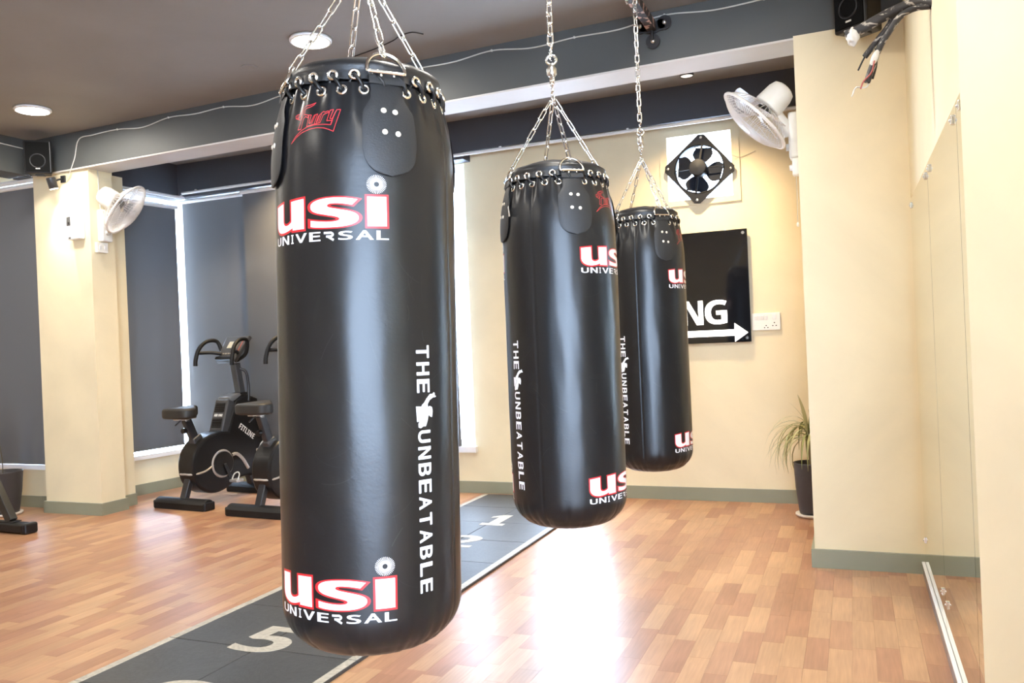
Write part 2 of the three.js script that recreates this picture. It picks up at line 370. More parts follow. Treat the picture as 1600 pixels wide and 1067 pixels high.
const onBag = (phi, y, off = 0) => { const r = bagRadius(phi, y) + off; return V(r * Math.sin(phi), y, r * Math.cos(phi)); };

function bagPrint(ctx, W, Hh) {
  const sx = W / (Math.PI * 2 * BAG_R), sy = Hh / BAG_H;             // pixels per metre
  const X = (deg) => (deg / 360 + 0.5) * W, Y = (m) => Hh - m * sy;
  ctx.fillStyle = 'rgb(22,23,25)'; ctx.fillRect(0, 0, W, Hh);
  // scuffs and scratches
  for (let i = 0; i < 170; i++) {
    const x = rnd() * W, y = Hh * (0.25 + 0.7 * rnd()), a = rr(-2.6, -0.5), l = rr(20, 150), b = rr(-0.5, 0.5);
    ctx.strokeStyle = `rgba(${130 + 40 * rnd() | 0},${128 + 40 * rnd() | 0},${120 + 40 * rnd() | 0},${rr(0.02, 0.16)})`; ctx.lineWidth = rr(0.8, 3.4);
    ctx.beginPath(); ctx.moveTo(x, y); ctx.quadraticCurveTo(x + l * 0.5 * Math.cos(a), y - l * 0.5 * Math.sin(a), x + l * Math.cos(a + b), y - l * Math.sin(a + b)); ctx.stroke();
  }
  for (let i = 0; i < 90; i++) { ctx.fillStyle = `rgba(120,118,112,${rr(0.01, 0.05)})`; ctx.beginPath(); ctx.ellipse(rnd() * W, Hh * (0.2 + 0.75 * rnd()), rr(8, 60), rr(6, 40), rnd() * 3, 0, 7); ctx.fill(); }
  const glyph = (s, x0, x1, yb, h, stroke) => {                       // a glyph stretched into a box: metres along the girth, baseline height, height
    ctx.save(); ctx.font = (stroke ? 'bold ' : '') + '300px sans-serif'; const m = ctx.measureText(s), w = m.actualBoundingBoxRight + m.actualBoundingBoxLeft, hh = m.actualBoundingBoxAscent + m.actualBoundingBoxDescent;
    const kx = (x1 - x0) * sx / w, ky = h * sy / hh; ctx.translate(x0 * sx, yb); ctx.scale(kx, ky); ctx.translate(m.actualBoundingBoxLeft, -m.actualBoundingBoxDescent);
    if (stroke) { ctx.lineJoin = 'miter'; ctx.miterLimit = 3; ctx.strokeStyle = 'rgb(205,38,42)'; ctx.lineWidth = stroke / Math.sqrt(kx * ky); ctx.strokeText(s, 0, 0); }
    ctx.fillStyle = ctx.strokeStyle = 'rgb(238,238,240)'; ctx.fillText(s, 0, 0); if (!stroke) { ctx.lineWidth = 13; ctx.strokeText(s, 0, 0); } ctx.restore();
  };
  const slab = (pts, stroke) => { ctx.beginPath(); pts.forEach((p, i) => (i ? ctx.lineTo(...p) : ctx.moveTo(...p))); ctx.closePath(); if (stroke) { ctx.lineJoin = 'miter'; ctx.strokeStyle = 'rgb(205,38,42)'; ctx.lineWidth = stroke; ctx.stroke(); } ctx.fillStyle = 'rgb(238,238,240)'; ctx.fill(); };
  const logo = (deg1, yBase) => {                                     // deg1: right end of the mark
    const C = Math.PI * 2 * BAG_R, right = (deg1 / 360 + 0.5) * C, left = right - 0.298, yb = Y(yBase), h = 0.0625, st = 15;
    // u : heavy, with a slanted top left stem
    const ux = (m) => (left + m) * sx, uy = (m) => yb - m * sy;
    const uPath = () => { ctx.beginPath(); ctx.moveTo(ux(0.004), uy(0.060)); ctx.lineTo(ux(0.042), uy(0.064)); ctx.lineTo(ux(0.042), uy(0.026)); ctx.bezierCurveTo(ux(0.042), uy(0.010), ux(0.060), uy(0.010), ux(0.074), uy(0.020)); ctx.lineTo(ux(0.074), uy(0.064)); ctx.lineTo(ux(0.114), uy(0.066)); ctx.lineTo(ux(0.114), uy(0)); ctx.lineTo(ux(0.078), uy(0)); ctx.lineTo(ux(0.078), uy(0.006)); ctx.bezierCurveTo(ux(0.052), uy(-0.006), ux(0.004), uy(-0.008), ux(0.004), uy(0.024)); ctx.closePath(); };
    uPath(); ctx.lineJoin = 'miter'; ctx.strokeStyle = 'rgb(205,38,42)'; ctx.lineWidth = st; ctx.stroke(); ctx.fillStyle = 'rgb(238,238,240)'; ctx.fill();
    glyph('s', left + 0.131, left + 0.240, yb + 0.0015 * sy, h + 0.003, st);
    slab([[ux(0.254), uy(0.064)], [ux(0.294), uy(0.064)], [ux(0.294), uy(0)], [ux(0.254), uy(0)]], st);
    const cx = ux(0.274), cy = uy(0.0905), rx = 0.0205 * sx, ry = 0.0205 * sy;       // sunburst dot
    ctx.fillStyle = 'rgb(238,238,240)';
    for (let i = 0; i < 34; i++) { const a = i / 34 * Math.PI * 2, d = Math.PI / 34 * 0.5; ctx.beginPath(); ctx.moveTo(cx + Math.cos(a - d * 1.3) * rx * 0.5, cy + Math.sin(a - d * 1.3) * ry * 0.5); ctx.lineTo(cx + Math.cos(a - d * 0.8) * rx, cy + Math.sin(a - d * 0.8) * ry); ctx.lineTo(cx + Math.cos(a + d * 0.8) * rx, cy + Math.sin(a + d * 0.8) * ry); ctx.lineTo(cx + Math.cos(a + d * 1.3) * rx * 0.5, cy + Math.sin(a + d * 1.3) * ry * 0.5); ctx.fill(); }
    ctx.beginPath(); ctx.ellipse(cx, cy, rx * 0.56, ry * 0.56, 0, 0, 7); ctx.fill();
    ctx.fillStyle = 'rgb(22,23,25)'; ctx.beginPath(); ctx.ellipse(cx, cy, rx * 0.27, ry * 0.27, 0, 0, 7); ctx.fill();
    // UNIVERSAL with an R that has lost its stem
    const ws = 'UNIVERSAL', widths = [0.026, 0.028, 0.008, 0.031, 0.025, 0.025, 0.028, 0.033, 0.023]; let x = left + 0.002; const gap = (0.294 - widths.reduce((a, b) => a + b)) / 8;
    for (let i = 0; i < 9; i++) {
      const y = yb + 0.0285 * sy, hh = 0.0185;
      if (ws[i] === 'R') {
        ctx.strokeStyle = 'rgb(238,238,240)'; ctx.lineWidth = 0.0048 * sy; ctx.lineJoin = 'miter'; ctx.lineCap = 'butt'; const px = (m) => (x + m) * sx, py = (m) => y - m * sy;
        ctx.beginPath(); ctx.moveTo(px(0.001), py(0.0161)); ctx.lineTo(px(0.017), py(0.0161)); ctx.quadraticCurveTo(px(0.0245), py(0.0125), px(0.017), py(0.0082)); ctx.lineTo(px(0.006), py(0.0082)); ctx.stroke();
        ctx.beginPath(); ctx.moveTo(px(0.009), py(0.0085)); ctx.lineTo(px(0.0225), py(0.0)); ctx.stroke();
      } else glyph(ws[i], x, x + widths[i], y, hh);
      x += widths[i] + gap;
    }
  };
  const fury = (degL, yc) => {                                        // red outlined script word with a swash
    const k = 0.126 / 108, x0 = (degL / 360 + 0.5) * Math.PI * 2 * BAG_R, f = (p) => [(x0 + (p[0] - 15) * k) * sx, Y(yc) + (p[1] - 53) * k * sy];
    const pl = (pts, close) => { ctx.beginPath(); pts.forEach((p, i) => (i ? ctx.lineTo(...f(p)) : ctx.moveTo(...f(p)))); if (close) ctx.closePath(); ctx.stroke(); };
    ctx.strokeStyle = 'rgb(206,52,58)'; ctx.lineWidth = 2.6; ctx.lineJoin = 'round';
    pl([[22, 36], [26, 34], [32, 34], [34, 29], [40, 24], [50, 21], [60, 21], [70, 17], [66, 22], [60, 25], [48, 27], [46, 38], [50, 38], [57, 40], [58, 46], [55, 44], [50, 42], [45, 46], [43, 54], [41, 65], [33, 65], [37, 52], [40, 40], [35, 46], [28, 43], [23, 41]], true);
    pl([[40, 27], [36, 40]]); pl([[44, 26], [40, 42]]); pl([[27, 36], [27, 41], [31, 41], [31, 36]]);
    pl([[59, 40], [64, 41], [60, 56], [63, 57], [70, 42], [77, 40], [72, 58], [76, 60], [82, 42], [90, 37], [94, 39], [100, 37], [102, 40], [94, 42], [90, 44], [84, 58], [68, 60], [55, 62], [58, 47]], true);
    pl([[72, 42], [66, 58]]); pl([[80, 43], [76, 56]]); pl([[86, 41], [81, 57]]);
    pl([[104, 36], [110, 35], [104, 52], [108, 53], [116, 35], [123, 35], [111, 77], [103, 73], [92, 69], [78, 67], [62, 68], [45, 72], [32, 78], [16, 89], [28, 77], [42, 68], [56, 63], [72, 61], [90, 62], [106, 64], [109, 56], [98, 56]], true);
    pl([[114, 39], [106, 62]]);
  };
  const vertical = (deg, yTop, yBot) => {                             // word running down the side
    const C = Math.PI * 2 * BAG_R, xc = (deg / 360 + 0.5) * C, cap = 0.0305, total = yTop - yBot;
    ctx.save(); ctx.translate(xc * sx, Y(yTop)); ctx.rotate(Math.PI / 2);
    const put = (s, a, b) => { ctx.save(); ctx.font = '300px sans-serif'; const m = ctx.measureText(s), w = m.actualBoundingBoxRight + m.actualBoundingBoxLeft, hh = m.actualBoundingBoxAscent + m.actualBoundingBoxDescent; ctx.translate(a * sy, cap / 2 * sx); ctx.scale((b - a) * sy / w, cap * sx / hh); ctx.fillStyle = 'rgb(232,234,238)'; ctx.fillText(s, m.actualBoundingBoxLeft, -m.actualBoundingBoxDescent); ctx.strokeStyle = 'rgb(232,234,238)'; ctx.lineWidth = 16; ctx.strokeText(s, m.actualBoundingBoxLeft, -m.actualBoundingBoxDescent); ctx.restore(); };
    const word = (s, a, b) => { const g = 0.42, n = s.length, w = (b - a) / (n + (n - 1) * g); [...s].forEach((c, i) => put(c, a + i * w * (1 + g), a + i * w * (1 + g) + w)); };
    word('THE', 0, 0.188 * total); word('UNBEATABLE', 0.345 * total, total);
    // fighter emblem: fist raised, gloves and trunk
    ctx.fillStyle = 'rgb(232,234,238)'; const e = (p) => [0.19 * total * sy + (p[1] - 150) / 740 * 0.145 * total * sy, (cap * 0.55 - (p[0] - 95) / 290 * cap * 1.08) * sx];
    const poly = (pts) => { ctx.beginPath(); pts.forEach((p, i) => (i ? ctx.lineTo(...e(p)) : ctx.moveTo(...e(p)))); ctx.closePath(); ctx.fill(); };
    poly([[490, 158], [520, 180], [522, 235], [555, 240], [548, 262], [505, 270], [480, 265], [380, 320], [330, 400], [335, 460], [380, 440], [440, 470], [455, 560], [435, 680], [400, 670], [345, 630], [320, 740], [275, 860], [215, 855], [160, 890], [110, 865], [110, 790], [135, 750], [82, 755], [65, 430], [180, 440], [205, 395], [240, 370], [300, 280], [385, 195], [460, 190]]);
    ctx.strokeStyle = 'rgba(28,29,31,0.55)'; ctx.lineWidth = 1.6; ctx.beginPath();
    [[205, 520], [260, 545], [235, 600], [160, 690], [150, 740]].forEach((p, i) => (i ? ctx.lineTo(...e(p)) : ctx.moveTo(...e(p)))); ctx.stroke();
    ctx.restore();
  };
  for (const q of [0, 180]) {
    logo(-2 + q, 0.954); logo(q ? 177 : -1.5, 0.132);
    fury(-66 + q, 1.188);
  }
  vertical(18.5, 0.695, 0.152); vertical(-161.5, 0.695, 0.152);
}
const bagMap = ctex(canvas(2048, 2048, bagPrint));
const bagBump = ctex(canvas(1024, 1024, (c, w, h) => {
  const im = c.createImageData(w, h), d = im.data;
  for (let j = 0; j < h; j++) for (let i = 0; i < w; i++) { const v = 128 + 34 * noise.noise(i * 0.11, j * 0.16, 0.5) + 26 * noise.noise(i * 0.31, j * 0.43, 4.5) + 10 * noise.noise(i * 0.012, j * 0.03, 9); const k = (j * w + i) * 4; d[k] = d[k + 1] = d[k + 2] = v; d[k + 3] = 255; }
  c.putImageData(im, 0, 0);
  c.fillStyle = 'rgb(70,70,70)';
  for (const s of [46, 226]) { const x = ((s / 360 + 0.5) % 1) * w; for (let y = 40; y < h; y += 7) c.fillRect(x + 4, y, 2, 4); }
}), false);
M.leather = mat([1, 1, 1], 0.31, { specularIntensity: 0.85, map: bagMap, bumpMap: bagBump, bumpScale: 0.00045 });
M.leatherPlain = mat([0.0105, 0.011, 0.012], 0.36, { bumpMap: bagBump, bumpScale: 0.0011 });
M.patch = mat([0.014, 0.0145, 0.0155], 0.52, { bumpMap: bagBump, bumpScale: 0.0009 });
M.cord = mat([0.008, 0.008, 0.008], 0.45);

function gridGeo(nu, nv, f, closed) {               // f(u, v) -> [Vector3, uvx, uvy]
  const pos = [], uv = [], idx = [];
  for (let j = 0; j <= nv; j++) for (let i = 0; i <= nu; i++) { const [p, a, b] = f(i / nu, j / nv); pos.push(p.x, p.y, p.z); uv.push(a, b); }
  for (let j = 0; j < nv; j++) for (let i = 0; i < nu; i++) { const a = j * (nu + 1) + i, b = a + 1, c = a + nu + 1, d = c + 1; idx.push(a, b, d, a, d, c); }
  const g = new THREE.BufferGeometry(); g.setAttribute('position', new THREE.Float32BufferAttribute(pos, 3)); g.setAttribute('uv', new THREE.Float32BufferAttribute(uv, 2)); g.setIndex(idx); g.computeVertexNormals();
  if (closed) { const n = g.attributes.normal; for (let j = 0; j <= nv; j++) { const a = j * (nu + 1), b = a + nu, v = V(n.getX(a) + n.getX(b), n.getY(a) + n.getY(b), n.getZ(a) + n.getZ(b)).normalize(); n.setXYZ(a, v.x, v.y, v.z); n.setXYZ(b, v.x, v.y, v.z); } }
  return g;
}
// one chain link: a stadium of wire
function linkGeo(L, W, r) {
  class C extends THREE.Curve { getPoint(t, o = V(0, 0, 0)) { const a = (W - 2 * r) / 2, s = (L - 2 * r) - 2 * a, P = 2 * s + 2 * Math.PI * a; let d = t * P; if (d < s) return o.set(a, d - s / 2, 0); d -= s; if (d < Math.PI * a) { const q = d / a; return o.set(a * Math.cos(q), s / 2 + a * Math.sin(q), 0); } d -= Math.PI * a; if (d < s) return o.set(-a, s / 2 - d, 0); d -= s; const q = Math.PI + d / a; return o.set(a * Math.cos(q), -s / 2 + a * Math.sin(q), 0); } }
  return new THREE.TubeGeometry(new C(), 22, r, 6, true);
}
const LINK = { L: 0.054, W: 0.0185, r: 0.0025 }, linkA = linkGeo(LINK.L, LINK.W, LINK.r), LINKB = { L: 0.054, W: 0.029, r: 0.0042 }, linkB = linkGeo(LINKB.L, LINKB.W, LINKB.r);
function chain(parent, name, a, b, spec, geo, m = M.chrome) {
  const c = new THREE.Group(); c.name = name; parent.add(c);
  const d = b.clone().sub(a), n = Math.max(1, Math.round(d.length() / (spec.L - 4 * spec.r))), q0 = new THREE.Quaternion().setFromUnitVectors(V(0, 1, 0), d.clone().normalize());
  for (let i = 0; i < n; i++) {
    const o = mk('link', geo, m, c); o.position.copy(a).addScaledVector(d, (i + 0.5) / n);
    o.quaternion.copy(q0).multiply(new THREE.Quaternion().setFromAxisAngle(V(0, 1, 0), (i % 2 ? Math.PI / 2 : 0) + 0.5 + rr(-0.15, 0.15)));
  }
  return c;
}
const BAR_Y = 3.1, BAG_Y = 0.607, APEX = 1.60;
function makeBag() {
  const t = thing('punching_bag', '', 'punching bag', [0, 0, 0], 'black punching bags hanging in a row');
  // body: bottom disc, rounded edge, wall
  const ys = []; for (let i = 0; i <= 14; i++) ys.push(0.105 * (1 - Math.cos(i / 14 * Math.PI / 2))); for (let i = 1; i <= 60; i++) ys.push(0.105 + (1.16 - 0.105) * i / 60); for (let i = 1; i <= 14; i++) ys.push(1.16 + (RIM - 1.16) * i / 14);
  const NV = ys.length + 3, NU = 288;
  const body = gridGeo(NU, NV, (u, v) => {
    const phi = (u - 0.5) * Math.PI * 2, k = Math.round(v * NV);
    if (k < 4) { const f = k / 4, r0 = bagRadius(phi, 0) * f; return [V(r0 * Math.sin(phi), -0.012 * (1 - f * f) - 0.0, r0 * Math.cos(phi)), u, 0.001]; }
    const y = ys[k - 4]; return [onBag(phi, y), u, y / BAG_H];
  }, true);
  const b = mk('body', body, M.leather, t);
  b.userData.label = 'black leather cylinder with white and red printed lettering';
  // top cover: skirt laced to the body and a soft dome
  const top = gridGeo(192, 22, (u, v) => {
    const phi = (u - 0.5) * Math.PI * 2, w = Math.cos(phi * EY);
    if (v < 0.35) { const k = v / 0.35; const r = 0.1725 + 0.004 * w * (1 - k) - 0.002 * k; return [V(r * Math.sin(phi), 1.279 + 0.025 * k, r * Math.cos(phi)), u * 3, v]; }
    const k = (v - 0.35) / 0.65, a = k * Math.PI / 2, r = 0.1705 * (1 - k) + 0.022 * Math.sin(Math.min(1, k * 4) * Math.PI) * (1 - k);
    return [V(r * Math.sin(phi), 1.304 + 0.046 * Math.sin(Math.min(1, k * 2.4) * Math.PI / 2) + 0.004 * noise.noise(Math.sin(phi) * 3, k * 5, Math.cos(phi) * 3), r * Math.cos(phi)), u * 3, v];
  }, true);
  mk('top_cover', top, M.leatherPlain, t);
  mk('inner_fill', lathe([[0, 1.25], [0.162, 1.25], [0.162, 1.30], [0, 1.30]], 48), M.rubber, t);
  // eyelets in two rows and lacing cord
  const eg = ring(0.0092, 0.0040, 18, 8), cords = [];
  const strapAt = (phi) => { const d = Math.abs(((phi * 180 / Math.PI) % 90 + 135) % 90 - 45); return d < 9; };
  for (let i = 0; i < EY; i++) {
    const phi = eyeAng(i) - 0.13;
    for (const row of [0, 1]) {
      const ph = phi + (row ? -0.11 : 0), y = row ? 1.289 : 1.256, r = row ? 0.1745 : bagRadius(ph, y) + 0.001;
      if (!row && strapAt(ph)) continue;
      const e = mk('eyelet', eg, M.chrome, t); e.position.set(r * Math.sin(ph), y, r * Math.cos(ph)); e.rotation.set(row ? -0.05 : -0.18, ph, 0, 'YXZ');
    }
    const p = (ph, y, off) => { const r = (y > 1.27 ? 0.1725 : bagRadius(ph, y)) + off; return V(r * Math.sin(ph), y, r * Math.cos(ph)); };
    cords.push(tube([p(phi, 1.256, -0.004), p(phi - 0.015, 1.262, 0.006), p(phi - 0.05, 1.274, 0.008), p(phi - 0.095, 1.285, 0.006), p(phi - 0.11, 1.290, -0.004)], 0.0042, 12, 6));
    cords.push(tube([p(phi - 0.11, 1.290, -0.003), p(phi - 0.15, 1.282, -0.006), p(phi - 0.2, 1.266, -0.007), p(phi - Math.PI * 2 / EY, 1.256, -0.004)], 0.0042, 10, 6));
  }
  mk('lacing_cord', merge(cords), M.cord, t);
  // four straps with rivets, D-rings and chains
  for (let s = 0; s < 4; s++) {
    const c = s * Math.PI / 2;
    const half = (y) => { const yb = 1.062, rad = 0.056; if (y < yb + rad) { const k = 1 - (y - yb) / rad; return 0.056 * Math.sqrt(Math.max(0, 1 - k * k)); } if (y > 1.205) return 0.056 - 0.018 * Math.min(1, (y - 1.205) / 0.03); return 0.056 + 0.002 * Math.sin((y - 1.05) * 20); };
    const face = (off, flip) => gridGeo(14, 34, (u, v) => {
      const y = 1.062 + (1.268 - 1.062) * v, w = (flip ? -1 : 1) * (u - 0.5) * 2 * half(y), phi = c + w / BAG_R, e = 1 - Math.pow(Math.abs(u - 0.5) * 2, 6) * 0.5;
      const r = profile(y) + 0.004 + off * e; return [V(r * Math.sin(phi), y, r * Math.cos(phi)), w * 2.2 + s * 0.2, y * 2];
    });
    const loop = gridGeo(8, 20, (u, v) => {          // the narrow end folds over the ring's bar
      const a = v * Math.PI * 1.5, w = (u - 0.5) * 0.076, ph = c, r0 = profile(1.262) + 0.006; const rad = r0 + (v < 0.5 ? 0.0 : 0) + 0.0085 * Math.cos(a) - 0.0065, y = 1.268 + 0.030 * Math.min(1, v * 1.6) + 0.0085 * Math.sin(a);
      return [V(rad * Math.sin(ph) + w * Math.cos(ph), y, rad * Math.cos(ph) - w * Math.sin(ph)), u, v];
    });
    const st = mk('strap', merge([face(0.0035, false), face(-0.001, true), loop]), M.patch, t); st.userData.label = 'tongue-shaped leather strap patch';
    for (const [dw, y] of [[-0.0125, 1.206], [0.0125, 1.204], [-0.0120, 1.158], [0.0155, 1.1555]]) {
      const phi = c + dw / BAG_R, r = profile(y) + 0.0075, g = new THREE.SphereGeometry(0.0062, 14, 8); g.scale(1, 1, 0.38);
      const o = mk('rivet', g, M.creamRivet, st); o.position.set(r * Math.sin(phi), y, r * Math.cos(phi)); o.rotation.y = phi;
    }
    const ringY = 1.300, rr0 = 0.177;
    const D = []; for (let i = 0; i <= 18; i++) { const a = Math.PI * i / 18; D.push(V(0.040 * Math.cos(a), 0.046 * Math.sin(a), 0)); } D.push(V(-0.039, -0.005, 0), V(-0.02, -0.006, 0), V(0, -0.006, 0), V(0.02, -0.006, 0), V(0.039, -0.005, 0));
    const dr = mk('d_ring', tube(D, 0.0042, 90, 8, true), M.chrome, t); dr.position.set(rr0 * Math.sin(c), ringY, rr0 * Math.cos(c)); dr.rotation.set(-0.42, c, 0, 'YXZ');
    const a = V(0.161 * Math.sin(c), 1.336, 0.161 * Math.cos(c)), e = V(0.008 * Math.sin(c), APEX, 0.008 * Math.cos(c));
    chain(t, 'chain', a, e, LINK, linkA);
  }
  // hook, swivel, upper chain
  mk('ring_link', ring(0.016, 0.0032, 24, 8).translate(0, APEX + 0.002, 0), M.chrome, t);
  const hk = []; for (let i = 0; i <= 10; i++) { const a = -Math.PI * 0.65 + i / 10 * Math.PI * 1.35; hk.push(V(-0.012 * Math.cos(a), APEX + 0.028 + 0.013 * Math.sin(a) - 0.006, 0)); } for (let i = 0; i <= 10; i++) { const a = -Math.PI * 0.7 + i / 10 * Math.PI * 1.35; hk.push(V(0.012 * Math.cos(a), APEX + 0.062 + 0.013 * Math.sin(a), 0.001)); }
  mk('snap_hook', tube(hk, 0.0034, 60, 8), M.chrome, t);
  const sw = mk('swivel', lathe([[0, 0], [0.009, 0], [0.013, 0.006], [0.013, 0.022], [0.009, 0.027], [0.006, 0.036], [0, 0.036]], 20), M.steel, t); sw.position.y = APEX + 0.090; sw.scale.setScalar(1.35);
  mk('swivel_eye', ring(0.013, 0.0036, 20, 8).translate(0, -0.011, 0), M.chrome, sw); mk('swivel_eye', ring(0.013, 0.0036, 20, 8).rotateY(1.2).translate(0, 0.047, 0), M.chrome, sw);
  const sk = []; for (let i = 0; i <= 10; i++) { const a = -Math.PI * 0.55 + i / 10 * Math.PI * 1.2; sk.push(V(-0.013 * Math.cos(a), APEX + 0.168 + 0.013 * Math.sin(a), 0)); } for (let i = 0; i <= 10; i++) { const a = -Math.PI * 0.65 + i / 10 * Math.PI * 1.3; sk.push(V(0.013 * Math.cos(a), APEX + 0.205 + 0.013 * Math.sin(a), 0)); }
  mk('s_hook', tube(sk, 0.0036, 60, 8), M.chrome, t);
  chain(t, 'hanging_chain', V(0, APEX + 0.212, 0), V(0, BAR_Y - 0.07 - BAG_Y, 0), LINKB, linkB);
  mk('top_hook', ring(0.02, 0.0045, 24, 8, Math.PI * 1.7).rotateZ(-0.6).translate(0, BAR_Y - 0.066 - BAG_Y, 0), M.steel, t);
  return t;
}
const bag1 = makeBag();
bag1.userData.label = 'largest and nearest black punching bag, red script above its big printed logo';
bag1.position.set(-1.085, BAG_Y, -1.69); bag1.rotation.set(0, R(47.5), 0);
bag1.scale.set(1.055, 1, 1.055);
bag1.quaternion.premultiply(new THREE.Quaternion().setFromAxisAngle(V(0.541, 0, 0.841), R(-1.3)));   // hangs a touch askew
function copyBag(label, pos, turn, s) {
  const c = bag1.clone(); c.name = numbered('punching_bag'); c.userData = { ...bag1.userData, label }; c.position.set(...pos); c.rotation.set(0, R(turn), 0); c.scale.set(s, 1, s); scene.add(c); return c;
}
const bag2 = copyBag('middle black punching bag of the row, lettering running down its edge, mat lane behind', [-1.014, BAG_Y, -2.97], -54, 1.075);
const bag3 = copyBag('smallest and farthest black punching bag, overlapping the black illuminated sign', [-0.978, BAG_Y, -4.245], -47, 1.0);
{ // peeling white paper tags stuck on two of the bags
  const g = gridGeo(6, 6, (u, v) => [V((u - 0.5) * 0.026 * (1 - 0.25 * v), (v - 0.5) * 0.036, 0.012 * u * u + 0.004 * v), u, v]);
  const m = mat([0.82, 0.81, 0.77], 0.6, { side: THREE.DoubleSide });
  for (const [b, ph] of [[bag2, 20], [bag3, 14]]) { const phi = R(ph), y = 1.168, r = profile(y) + 0.006, o = mk('paper_tag', g, m, b); o.position.set(r * Math.sin(phi), y, r * Math.cos(phi)); o.rotation.y = phi; o.userData.label = 'small peeling white paper tag'; }
}

// ---- the rail the bags hang from
{
  const t = thing('ceiling_rail', 'rust-streaked dark steel tube under the ceiling that carries the punching bags', 'rail');
  const rust = noiseTex(0.35, (u, v) => { const n = fbm(u, v, 7, 4); return n > 0.07 ? [176 + 60 * n, 142 + 50 * n, 128 + 40 * n] : [52 + 60 * n, 46 + 40 * n, 46 + 40 * n]; }, true);
  const tg = box(-1.035, -0.985, BAR_Y - 0.025, BAR_Y + 0.025, -4.79, 0.5);
  mk('tube', tg, mat([1, 1, 1], 0.6, { map: rust }), t);
  const lobe = (a) => { const c = Math.cos(a), s = Math.sin(a); return { c, s }; };
  const fl = []; for (const a of [R(18), R(162), R(-90)]) { const { c, s } = lobe(a); fl.push(at(new THREE.CylinderGeometry(0.042, 0.042, 0.014, 24).rotateX(Math.PI / 2), 0.075 * c, 0.075 * s, 0)); fl.push(bar([0, 0, 0], [0.075 * c, 0.075 * s, 0], 0.014, 0.062, 0.003)); }
  const f = mk('flange', merge(fl).translate(-1.01, BAR_Y - 0.005, -4.815), M.blackMetal, t);
  f.position.z = 0.0;
  for (const a of [R(18), R(162), R(-90)]) { const { c, s } = lobe(a); mk('bolt', at(new THREE.SphereGeometry(0.013, 12, 8).scale(1, 1, 0.7), -1.01 + 0.075 * c, BAR_Y - 0.005 + 0.075 * s, -4.806), M.steel, f); }
  for (const z of [-2.2, 0.3]) mk('hanger', box(-1.03, -0.99, BAR_Y + 0.025, H, z - 0.03, z + 0.03), M.blackMetal, t);
  for (const z of [-1.69, -2.97, -4.245]) mk('eye_bolt', merge([ring(0.018, 0.0045, 20, 8).rotateY(Math.PI / 2).translate(-1.02, BAR_Y - 0.042, z), rod([-1.02, BAR_Y - 0.026, z], [-1.02, BAR_Y - 0.02, z], 0.006)]), M.steel, t);
}

// ---- ceiling lamps
const ledGlow = new THREE.MeshStandardMaterial({ color: 0xffffff, emissive: lin(1.0, 0.97, 0.90), emissiveIntensity: 8, roughness: 0.5 });
function panelLamp(x, z, label) {
  const t = thing('ceiling_lamp', label, 'ceiling lamp', [x, H, z], 'round flush ceiling lamps');
  mk('housing', lathe([[0, 0], [0.128, 0], [0.128, -0.012], [0.122, -0.02], [0.112, -0.021], [0.112, -0.012], [0, -0.012]], 40), M.whiteFrame, t);
  mk('diffuser', at(new THREE.CylinderGeometry(0.112, 0.112, 0.006, 40), 0, -0.0165, 0), ledGlow, t);
  const l = new THREE.RectAreaLight(lin(1.0, 0.94, 0.84), LED_NITS, 0.2, 0.2); l.position.set(0, -0.03, 0); l.rotation.x = -Math.PI / 2; l.name = 'lamp_light'; t.add(l);
}
panelLamp(-5.62, -4.39, 'glowing round ceiling lamp above the column with the speaker');
panelLamp(-2.99, -4.23, 'glowing round ceiling lamp behind the chains of the nearest punching bag');
for (const [x, z, where] of [[-0.85, -3.35, 'over the row of bags'], [-0.7, -2.1, 'over the nearest punching bag'], [-8.2, -3.6, 'over the bay beside the leftmost blind'], [-5.6, -1.9, 'over the open floor beside the mat lane'], [-3.0, -1.4, 'over the near end of the mat lane'],
  [-5.6, 0.9, 'behind the camera, over the floor'], [-3.0, 0.9, 'behind the camera, in line with the mat lane'], [2.4, 0.6, 'in the alcove by the shopfront window'], [0.3, 0.9, 'right behind the camera']]) panelLamp(x, z, 'round ceiling lamp out of the picture, ' + where);
function canLamp(x, z, label) {
  const t = thing('spot_can', label, 'ceiling lamp', [x, H, z], 'small black ceiling cans');
  mk('can', lathe([[0, 0], [0.05, 0], [0.05, -0.062], [0.045, -0.062], [0.043, -0.05], [0, -0.05]], 28), M.blackMetal, t);
  mk('lens', at(new THREE.CylinderGeometry(0.0425, 0.0425, 0.006, 24), 0, -0.055, 0), new THREE.MeshStandardMaterial({ color: 0xffffff, emissive: lin(1, 0.70, 0.46), emissiveIntensity: 0.3, roughness: 0.5 }), t);
  const l = new THREE.SpotLight(lin(1.0, 0.74, 0.42), CAN_CD, 0, R(62), 0.8, 2); l.position.set(0, -0.075, 0); l.target.position.set(0, -3, 0); l.castShadow = true; l.shadow.radius = 2; l.name = 'lamp_light'; t.add(l, l.target);
}
canLamp(-1.02, -5.96, 'small black ceiling can lamp above the exhaust fan');
canLamp(-4.72, -5.98, 'small black ceiling can lamp half hidden by the nearest bag');
